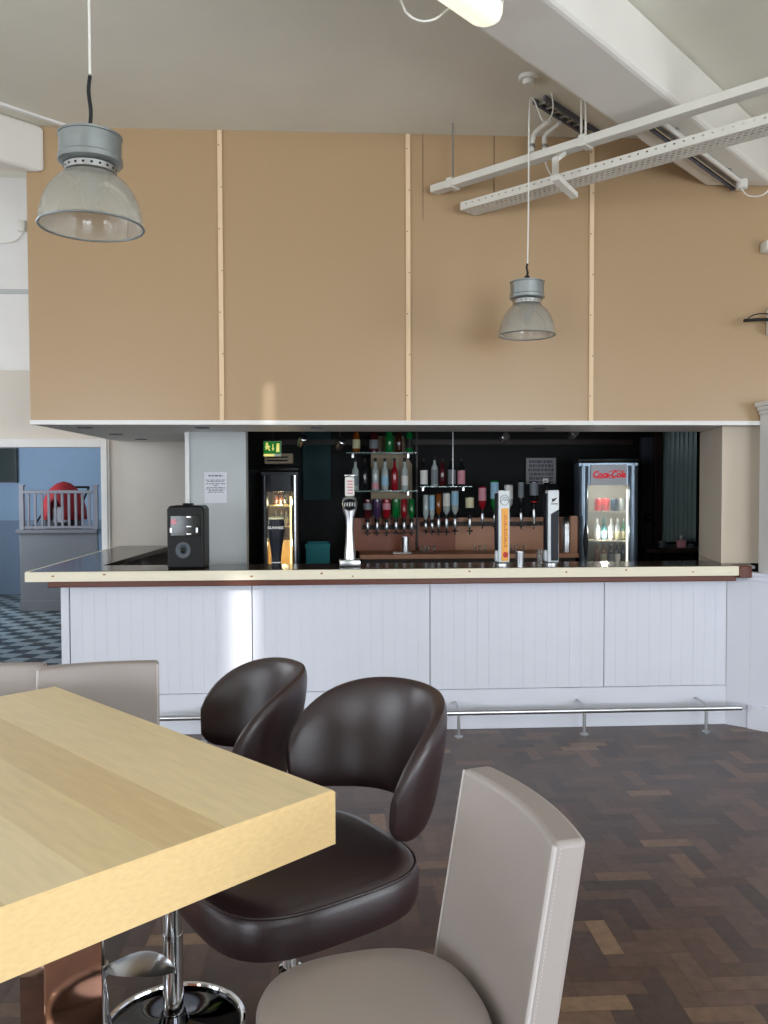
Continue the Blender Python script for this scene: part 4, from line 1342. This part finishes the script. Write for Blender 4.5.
tube(bm, [(q.x + 0.03, q.y, TZ + 0.002), (q.x + 0.03, q.y, CEIL)], 0.007, 8)
obj('hanger_rod', bm, M['traymetal'], t, True)
# bracket carrying the tray
bm = NB()
wB = -2.43
pr_ = [(u0 + 0.03, TZ - 0.05), (u0 - 0.045, TZ - 0.10), (u0 - 0.045, TZ - 0.20), (u0 + 0.16, TZ - 0.25)]
rings = []
for (uu, z) in pr_:
    rings.append([uw(uu, wB - 0.022, z - 0.014), uw(uu, wB + 0.022, z - 0.014), uw(uu, wB + 0.022, z + 0.014), uw(uu, wB - 0.022, z + 0.014)])
bm = NB()
loops(bm, rings)
obj('tray_bracket', bm, M['traymetal'], t)
def skew(t, u, w, a):
    """turn a run built along w by a small angle about its far end"""
    p = uw(u, w, 0)
    m = Matrix.Rotation(a, 3, 'Z')
    t.location = p - m @ p
    t.rotation_euler = (0, 0, a)
skew(t, u0, -3.375, -0.028)
# perforated tray
TR = 3.42
ut = 4.32
t = thing('cable_tray', 'white perforated cable tray hanging below the square trunking', 'cable tray', (0, 0, 0))


def perf(bm, A, Bv, nrm, w_a, w_b, z0u, rows, pitch, hole_l, hole_w, th=0.0015):
    """perforated strip: a ladder of bars leaving rectangular holes. A, Bv give (u, z) across the strip"""
    du, dz = Bv[0] - A[0], Bv[1] - A[1]
    Ls = math.hypot(du, dz)
    n = int((w_b - w_a) / pitch)
    def quad(s0, s1, wa, wb):
        p = [uw(A[0] + du * s / Ls, w, A[1] + dz * s / Ls) for s, w in ((s0, wa), (s1, wa), (s1, wb), (s0, wb))]
        bm.faces.new([bm.verts.new(v) for v in p])
    edges = [0.0]
    for r_ in rows:
        edges += [r_ - hole_w / 2, r_ + hole_w / 2]
    edges.append(Ls)
    for i in range(0, len(edges), 2):
        quad(edges[i], edges[i + 1], w_a, w_a + n * pitch)
    for j, r_ in enumerate(rows):
        off = (pitch / 2 if j % 2 else 0)
        for k in range(n):
            a = w_a + k * pitch + off
            b = a + pitch - hole_l
            quad(r_ - hole_w / 2, r_ + hole_w / 2, a, min(b, w_a + n * pitch))
bm = NB()
perf(bm, (ut, TR), (ut, TR - 0.048), None, -3.21, 1.6, 0, [0.018], 0.05, 0.012, 0.009)
perf(bm, (ut, TR - 0.048), (ut + 0.155, TR - 0.048), None, -3.21, 1.6, 0, [0.02, 0.048, 0.076, 0.104, 0.132], 0.034, 0.020, 0.011)
perf(bm, (ut + 0.155, TR - 0.048), (ut + 0.155, TR), None, -3.21, 1.6, 0, [0.024], 0.05, 0.012, 0.009)
o = obj('tray_channel', bm, M['traymetal'], t)
sm = o.modifiers.new('solid', 'SOLIDIFY')
sm.thickness = 0.0015
bm = NB()
for k in range(3):
    tube(bm, [uw(ut + 0.04 + 0.035 * k, -3.1 + 0.1 * k, TR - 0.035), uw(ut + 0.04 + 0.035 * k, 1.5, TR - 0.035)], 0.009, 6)
obj('laid_cables', bm, M['ink'], t, True)
skew(t, ut, -3.21, -0.022)
# conduits dropping behind the trunking
for i, (px, lb) in enumerate(((532, 'white conduit dropping from the ceiling, left of the pair'), (544.5, 'white conduit dropping from the ceiling, right of the pair'))):
    a = at(px, 150, 5.30)
    bm = NB()
    tube(bm, smooth_path([(a.x + 0.06, 5.10, CEIL - 0.05), (a.x + 0.012, 5.26, CEIL - 0.055), (a.x, 5.30, CEIL - 0.11), (a.x, 5.30, 3.73)] if i == 0 else [(a.x + 0.05, 5.12, CEIL - 0.05), (a.x, 5.28, CEIL - 0.06), (a.x, 5.30, CEIL - 0.12), (a.x, 5.30, 3.73)]), 0.016 if i == 0 else 0.014, 10)
    c = tag(obj('conduit', bm, M['whiteplastic'], None, True), lb, 'conduit')
    if i:
        bm = NB()
        tube(bm, smooth_path([(a.x, 5.30, 3.735), (a.x + 0.005, 5.29, 3.66), (a.x + 0.035, 5.27, 3.58), (a.x + 0.085, 5.24, 3.53)]), 0.005, 6)
        obj('cable_tail', bm, M['whiteplastic'], c, True)
    for z in (3.77,):
        obj('saddle_clip', lathe(NB(), [(0.021, -0.008), (0.021, 0.008)], a.x, 5.30, z, 16), M['satin'], c, True)
# dark channels along the beam, left and right
t = thing('metal_channel', 'dark slotted metal channel on the ceiling left of the big beam', 'channel', (0, 0, 0))
obj('rail', along(NB(), 4.30, 5.06, -2.67, -2.655, 3.86, 3.889), M['ink'], t)
obj('rail', along(NB(), 4.30, 5.06, -2.60, -2.585, 3.86, 3.889), M['ink'], t)
bm = NB()
for k in range(9):
    along(bm, 4.33 + 0.08 * k, 4.345 + 0.08 * k, -2.6545, -2.6005, 3.865, 3.88)
obj('rungs', bm, M['satin'], t)
t = thing('surface_conduit', 'pale conduit run on the side of the big beam ending in a junction box', 'conduit', (0, 0, 0))
bm = NB()
tube(bm, [uw(4.3, -1.925, 3.572), uw(5.56, -1.925, 3.572)], 0.014, 10)
obj('pipe', bm, M['whiteplastic'], t, True)
q = uw(5.60, -1.925, 3.56)
jb = lathe(NB(), [(0.03, -0.03), (0.036, -0.026), (0.036, 0.026), (0.03, 0.03)], q.x, q.y, q.z, 20)
obj('junction_box', jb, M['whiteplastic'], t, True)
bm = NB()
tube(bm, smooth_path([(q.x, q.y, q.z - 0.03), (q.x + 0.03, q.y - 0.03, q.z - 0.08), (q.x + 0.10, q.y - 0.08, q.z - 0.09), (q.x + 0.18, q.y - 0.12, q.z + 0.0), (q.x + 0.25, q.y - 0.2, q.z + 0.12), (q.x + 0.3, q.y - 0.3, CEIL - 0.01)]), 0.005, 6)
obj('loose_cable', bm, M['whiteplastic'], t, True)
for k in range(3):
        obj('saddle_clip', along(NB(), 4.54 + 0.4 * k, 4.57 + 0.4 * k, -1.945, -1.905, 3.586, 3.5895), M['satin'], t)
t = thing('metal_channel', 'dark slotted metal channel under the right edge of the big beam', 'channel', (0, 0, 0))
obj('rail', along(NB(), 4.42, 5.66, -2.015, -1.998, 3.565, 3.589), M['ink'], t)
obj('rail', along(NB(), 4.42, 5.66, -1.982, -1.972, 3.565, 3.589), M['satin'], t)
obj('end_stop', along(NB(), 5.661, 5.675, -2.02, -1.97, 3.56, 3.589), M['ink'], t)

# right edge: white sensor box and black arm
q = at(764, 245, 5.36)
t = thing('sensor_box', 'small white box at the right edge of the hardboard', 'box', (q.x + 0.07, 5.40, q.z))
obj('case', B(-0.055, 0.06, -0.05, 0.05, -0.035, 0.035, bev=0.012), M['whiteplastic'], t, True)
obj('lens', B(-0.03, 0.03, -0.054, -0.05, -0.02, 0.0, bev=0.002), M['satin'], t)
a = at(744, 320.5, 5.30)
b = at(775, 318, 5.30)
t = thing('support_arm', 'black arm with a cable loop reaching in at the right edge', 'bracket', (a.x, 5.30, a.z))
bm = NB()
tube(bm, [(0, 0, 0), (0.09, 0, 0.006), (b.x - a.x + 0.15, 0.05, 0.02)], 0.011, 10)
obj('arm_bar', bm, M['rubber'], t, True)
bm = NB()
tube(bm, smooth_path([(0.02, -0.01, 0.012), (0.05, -0.015, 0.03), (0.10, -0.015, 0.042), (0.15, -0.01, 0.04), (0.24, 0.03, 0.03)]), 0.004, 6)
obj('cable', bm, M['rubber'], t, True)
obj('wall_plate', B(0.22, 0.36, 0.03, 0.145, -0.07, 0.10, bev=0.006), M['whiteplastic'], t)
for z, lb in ((1.851, 'upper black hinge on the white pilaster at the right edge'), (1.277, 'lower black hinge on the white pilaster at the right edge')):
    t = thing('hinge', lb, 'hinge', (2.80, 5.298, z), 0, 'black hinges on the pilaster')
    obj('leaf', B(-0.012, 0.10, -0.006, 0.0, -0.012, 0.012, bev=0.002), M['rubber'], t)
    obj('knuckle', lathe(NB(), [(0.007, -0.02), (0.007, 0.02)], -0.006, -0.008, 0, 10), M['rubber'], t, True)

# ================================================================== TABLE AND STOOLS
TT = 1.05
C0 = Vector((-0.006, 1.637))
DR = Vector((-0.835, 0.911)).normalized()       # right edge, towards the bar
DN = Vector((-DR.y, DR.x))                      # near edge, towards the left
DN = Vector((-0.737, -0.676)).normalized()
LR, LN = 1.236, 1.9
t = thing('bar_table', 'high square-edged table with thick pale planked wooden top', 'table', (C0.x, C0.y, 0), math.atan2(DR.y, DR.x))
# local x runs along DR, local y along DN (to the left of x)
bm = NB()
lay = bm.loops.layers.float_color.new('board')
nb = 15
wood = [(230, 209, 166), (221, 197, 150), (234, 214, 172), (226, 203, 158), (217, 192, 146), (232, 211, 168)]
random.seed(11)


def cface(pts, c):
    f = bm.faces.new([bm.verts.new(p) for p in pts])
    for l in f.loops:
        l[lay] = lin(c) + (1,)
e = 0.004
th = 0.107
for k in range(nb):
    y0, y1 = k * LN / nb, (k + 1) * LN / nb
    a0, a1 = (y0 + (e if k == 0 else 0)), (y1 - (e if k == nb - 1 else 0))
    cuts = [0.0, 0.45, 0.9, LR]
    for i in range(3):
        x0 = cuts[i] + (e if i == 0 else 0)
        x1 = cuts[i + 1] - (e if i == 2 else 0)
        cface([(x0, a0, TT), (x1, a0, TT), (x1, a1, TT), (x0, a1, TT)], wood[(k * 5 + k // 6) % 6])
ed = (228, 196, 142)
for (p, q) in (((0, e), (0, LN)), ((LR, LN), (LR, e)), ((LR - e, 0), (e, 0)), ((0, LN), (LR, LN))):
    pass
pts_o = [(0, 0), (LR, 0), (LR, LN), (0, LN)]
pts_i = [(e, e), (LR - e, e), (LR - e, LN - e), (e, LN - e)]
for i in range(4):
    j = (i + 1) % 4
    cface([(*pts_o[i], TT - e), (*pts_o[j], TT - e), (*pts_i[j], TT), (*pts_i[i], TT)], ed)
    cface([(*pts_o[i], TT - th), (*pts_o[j], TT - th), (*pts_o[j], TT - e), (*pts_o[i], TT - e)], ed)
cface([(*p, TT - th) for p in pts_o], (120, 100, 72))
bmesh.ops.remove_doubles(bm, verts=bm.verts[:], dist=0.00005)
top = obj('tabletop', bm, attr_mat('pale_planked_wood', 'board', 0.38, bump=0.04, gstretch=(1.2, 9, 22), gscale=7, gvar=0.07), t)


def tl(x, y):
    d = Vector((x, y)) - C0
    return d.dot(DR), d.dot(DN)
for (x, y) in ((-0.715, 2.17), (-1.25, 1.66)):
    cx, cy = tl(x, y)
    s = 0.076
    obj('column', B(cx - s, cx + s, cy - s, cy + s, 0.03, TT - th - 0.0005, bev=0.004), M['bronze'], t)
    obj('foot_plate', B(cx - 0.16, cx + 0.16, cy - 0.16, cy + 0.16, 0, 0.03, bev=0.004), M['satin'], t)


def rot_to(fx, fy):
    """heading that turns local -Y onto the facing direction"""
    return math.atan2(fy, fx) + PI / 2


# --- brown tub stool
def make_tub(label, x, y, rz):
    t = thing('tub_bar_stool', label, 'bar stool', (x, y, 0), rz, 'dark brown tub bar stools')
    SZ = 0.765
    bm = NB()
    rings = []
    for ins, z in ((0.09, SZ - 0.135), (0.035, SZ - 0.132), (0.008, SZ - 0.12), (0.0, SZ - 0.09), (0.0, SZ - 0.045), (0.008, SZ - 0.026), (0.022, SZ - 0.012), (0.05, SZ - 0.003), (0.10, SZ), (0.20, SZ + 0.0)):
        rings.append(sup(0.258 - ins, 0.272 - ins, 3.3 if ins < 0.15 else 2.4, 64, 0, 0.012, z))
    st = obj('seat', loops(bm, rings), M['brown'], t, True)
    bm = NB()
    tube(bm, sup(0.251, 0.265, 3.3, 64, 0, 0.012, SZ - 0.026), 0.0035, 6, True)
    obj('piping', bm, M['brown'], st, True)
    # wrap-around back shell
    bm = NB()
    TM = math.radians(84)
    rings = []
    N = 44
    for i in range(N + 1):
        q = -1 + 2 * i / N
        th_ = TM * math.sin(q * PI / 2) if False else TM * q
        s = max(0.02, (1 - abs(q) ** 4.5)) ** 0.5
        zt = 1.118 - 0.10 * abs(q) ** 2.6
        zb = 0.818 - 0.048 * abs(q) ** 2.5
        zc, hh_ = (zt + zb) / 2, (zt - zb) / 2 * (0.22 + 0.78 * s)
        tk = 0.029 * (0.3 + 0.7 * s)
        ring = []
        for j in range(24):
            a = 2 * PI * j / 24
            cz = math.copysign(abs(math.sin(a)) ** 0.75, math.sin(a))
            cr = math.copysign(abs(math.cos(a)) ** 0.75, math.cos(a))
            z = zc + hh_ * cz
            R = 0.244 + 0.20 * (z - 0.86) * (1 - 0.4 * abs(q)) + tk * cr
            ring.append((R * math.sin(th_), 0.105 + R * math.cos(th_), z))
        rings.append(ring)
    bk = obj('backrest', loops(bm, rings), M['brown'], t, True)
    # back support hidden behind the seat
    bm = NB()
    tube(bm, smooth_path([(0, 0.16, SZ - 0.10), (0, 0.29, SZ - 0.09), (0, 0.345, SZ + 0.02), (0, 0.352, 0.90)]), 0.013, 10)
    obj('back_bracket', bm, M['brown'], t, True)
    obj('mount_plate', B(-0.09, 0.09, -0.09, 0.09, SZ - 0.16, SZ - 0.136, bev=0.004), M['blackgloss'], t)
    bm = lathe(NB(), [(0.028, 0.30), (0.028, 0.46), (0.030, 0.47), (0.019, 0.475), (0.019, SZ - 0.16)], 0, 0, 0, 28)
    obj('gas_column', bm, M['chrome'], t, True)
    bm = lathe(NB(), [(0.036, 0.03), (0.030, 0.06), (0.030, 0.30)], 0, 0, 0, 28)
    obj('base_column', bm, M['chrome'], t, True)
    bm = lathe(NB(), [(0.205, 0.0), (0.21, 0.006), (0.205, 0.012), (0.10, 0.020), (0.045, 0.034), (0.036, 0.06)], 0, 0, 0, 56)
    bs = obj('disc_base', bm, mat('black_mirror_base', (60, 60, 64), 0.05, 1.0) if 'bm_' not in M else M['bm_'], t, True)
    bm = NB()
    tube(bm, [(0.208 * math.cos(2 * PI * k / 56), 0.208 * math.sin(2 * PI * k / 56), 0.018) for k in range(56)], 0.009, 8, True)
    obj('base_rim', bm, M['chrome'], bs, True)
    return t
T1 = make_tub('near dark brown leather tub bar stool at the right corner of the table', -0.118, 2.03, rot_to(-0.85, -0.53))
T2 = dup(T1, (-0.50, 2.525, 0), rot_to(-0.95, -0.32), 'far dark brown leather tub bar stool, behind the near brown one')
for c in kids(T2):
    if c.name.split('.')[0] in ('seat', 'backrest', 'back_bracket', 'mount_plate'):
        c.location.z -= 0.03


# --- grey padded stool
def make_grey(label, x, y, rz):
    t = thing('padded_bar_stool', label, 'bar stool', (x, y, 0), rz, 'taupe grey padded bar stools')
    SZ = 0.785
    bm = NB()
    rings = []
    for ins, z in ((0.07, SZ - 0.085), (0.012, SZ - 0.08), (0.0, SZ - 0.06), (0.0, SZ - 0.022), (0.006, SZ - 0.009), (0.02, SZ - 0.002), (0.06, SZ + 0.001), (0.14, SZ + 0.001)):
        rings.append(sup(0.185 - ins, 0.19 - ins, 2.6 if ins < 0.1 else 2.2, 64, 0, 0.006, z))
    obj('seat', loops(bm, rings), M['grey'], t, True)
    # curved padded back
    bm = NB()
    W, TH, z0, z1 = 0.36, 0.058, SZ - 0.06, 1.10
    NX, NZ = 18, 8
    def P(i, j, back):
        s = -W / 2 + W * i / NX
        z = z0 + (z1 - z0) * j / NZ
        y = 0.200 + 0.17 * (z - SZ) - 0.75 * (s * s) + (TH if back else 0)
        y += 0.012 if not back else 0.012
        sc = 1.0 + (0.02 if back else 0)
        return (s * sc, y, z - (0.0))
    for j in range(NZ + 1):
        pass
    rings = []
    for j in range(NZ + 1):
        rings.append([P(i, j, False) for i in range(NX + 1)] + [P(i, j, True) for i in range(NX, -1, -1)])
    bk = obj('backrest', loops(bm, rings), M['grey'], t, True, bevel=0.010)
    for s in (0, NX):
        for back in (False, True):
            bm = NB()
            path = [Vector(P(s, j, back)) for j in range(NZ + 1)]
            off = Vector((-0.003 if s == 0 else 0.003, 0.004 if not back else -0.004, -0.004))
            if back:
                continue
            tube(bm, [p + Vector((0.001 if s == 0 else -0.001, 0.004, -0.004)) for p in path], 0.0042, 6)
            obj('piping', bm, M['stitch'], bk, True)
            bm = NB()
            random.seed(1)
            n = 60
            for k in range(n):
                f0 = k / n * NZ
                j0 = min(int(f0), NZ - 1)
                a = path[j0].lerp(path[j0 + 1], f0 - j0)
                bpt = path[j0].lerp(path[j0 + 1], min(1, f0 - j0 + 0.55 * NZ / n))
                o_ = Vector((-0.0003 if s == 0 else 0.0003, 0.014, -0.006))
                tube(bm, [a + o_, bpt + o_], 0.0010, 5)
            obj('stitching', bm, M['stitch'], bk)
    obj('mount_plate', B(-0.08, 0.08, -0.08, 0.08, SZ - 0.105, SZ - 0.086, bev=0.003), M['blackgloss'], t)
    bm = lathe(NB(), [(0.027, 0.34), (0.027, 0.50), (0.018, 0.505), (0.018, SZ - 0.105)], 0, 0, 0, 24)
    obj('gas_column', bm, M['chrome'], t, True)
    bm = lathe(NB(), [(0.105, 0.0), (0.105, 0.008), (0.08, 0.02), (0.052, 0.05), (0.036, 0.11), (0.028, 0.20), (0.027, 0.34)], 0, 0, 0, 40)
    obj('trumpet_base', bm, M['chrome'], t, True)
    bm = lathe(NB(), [(0.034, 0.235), (0.034, 0.265)], 0, 0, 0, 24)
    cl = obj('footrest_clamp', bm, M['satin'], t, True)
    bm = NB()
    rings = []
    for k in range(9):
        f = k / 8
        w_ = 0.012 + 0.055 * math.sin(PI * min(1, f * 1.02)) ** 0.7
        y = -0.03 - 0.20 * f
        z = 0.255 + 0.018 * math.sin(PI * f)
        rings.append([(-w_, y, z), (0, y, z + 0.010), (w_, y, z), (0, y, z - 0.008)])
    obj('footrest', loops(bm, rings), M['satin'], t, True)
    return t
G1 = make_grey('near taupe grey padded bar stool in the foreground, seen from its side', 0.05, 1.37, rot_to(-0.97, -0.24))
G2 = dup(G1, (-0.70, 2.43, 0), rot_to(0.20, -0.98), 'taupe grey padded bar stool at the far table corner, left of the brown stools')
for c in kids(G2):
    if c.name.startswith('footrest') and 'clamp' not in c.name:
        c.rotation_euler = (0, 0, 1.25)
    if c.name.split('.')[0] in ('seat', 'backrest', 'mount_plate'):
        c.location.z -= 0.018
G3 = dup(G1, (-1.085, 2.44, 0), rot_to(0.10, -0.99), 'taupe grey padded bar stool at the left edge, cut off by the frame')

for c in kids(G3):
    if c.name.split('.')[0] in ('seat', 'backrest', 'mount_plate'):
        c.location.z -= 0.02

# ------------------------------------------------------------------ look
S.view_settings.view_transform = 'Standard'
S.view_settings.look = 'None'
S.view_settings.exposure = -0.7
S.view_settings.gamma = 1.0
S.view_settings.use_curve_mapping = False
try:
    S.cycles.use_denoising = True
    S.cycles.max_bounces = 8
    S.cycles.caustics_reflective = False
    S.cycles.caustics_refractive = False
    S.cycles.sample_clamp_indirect = 4.0
except Exception:
    pass
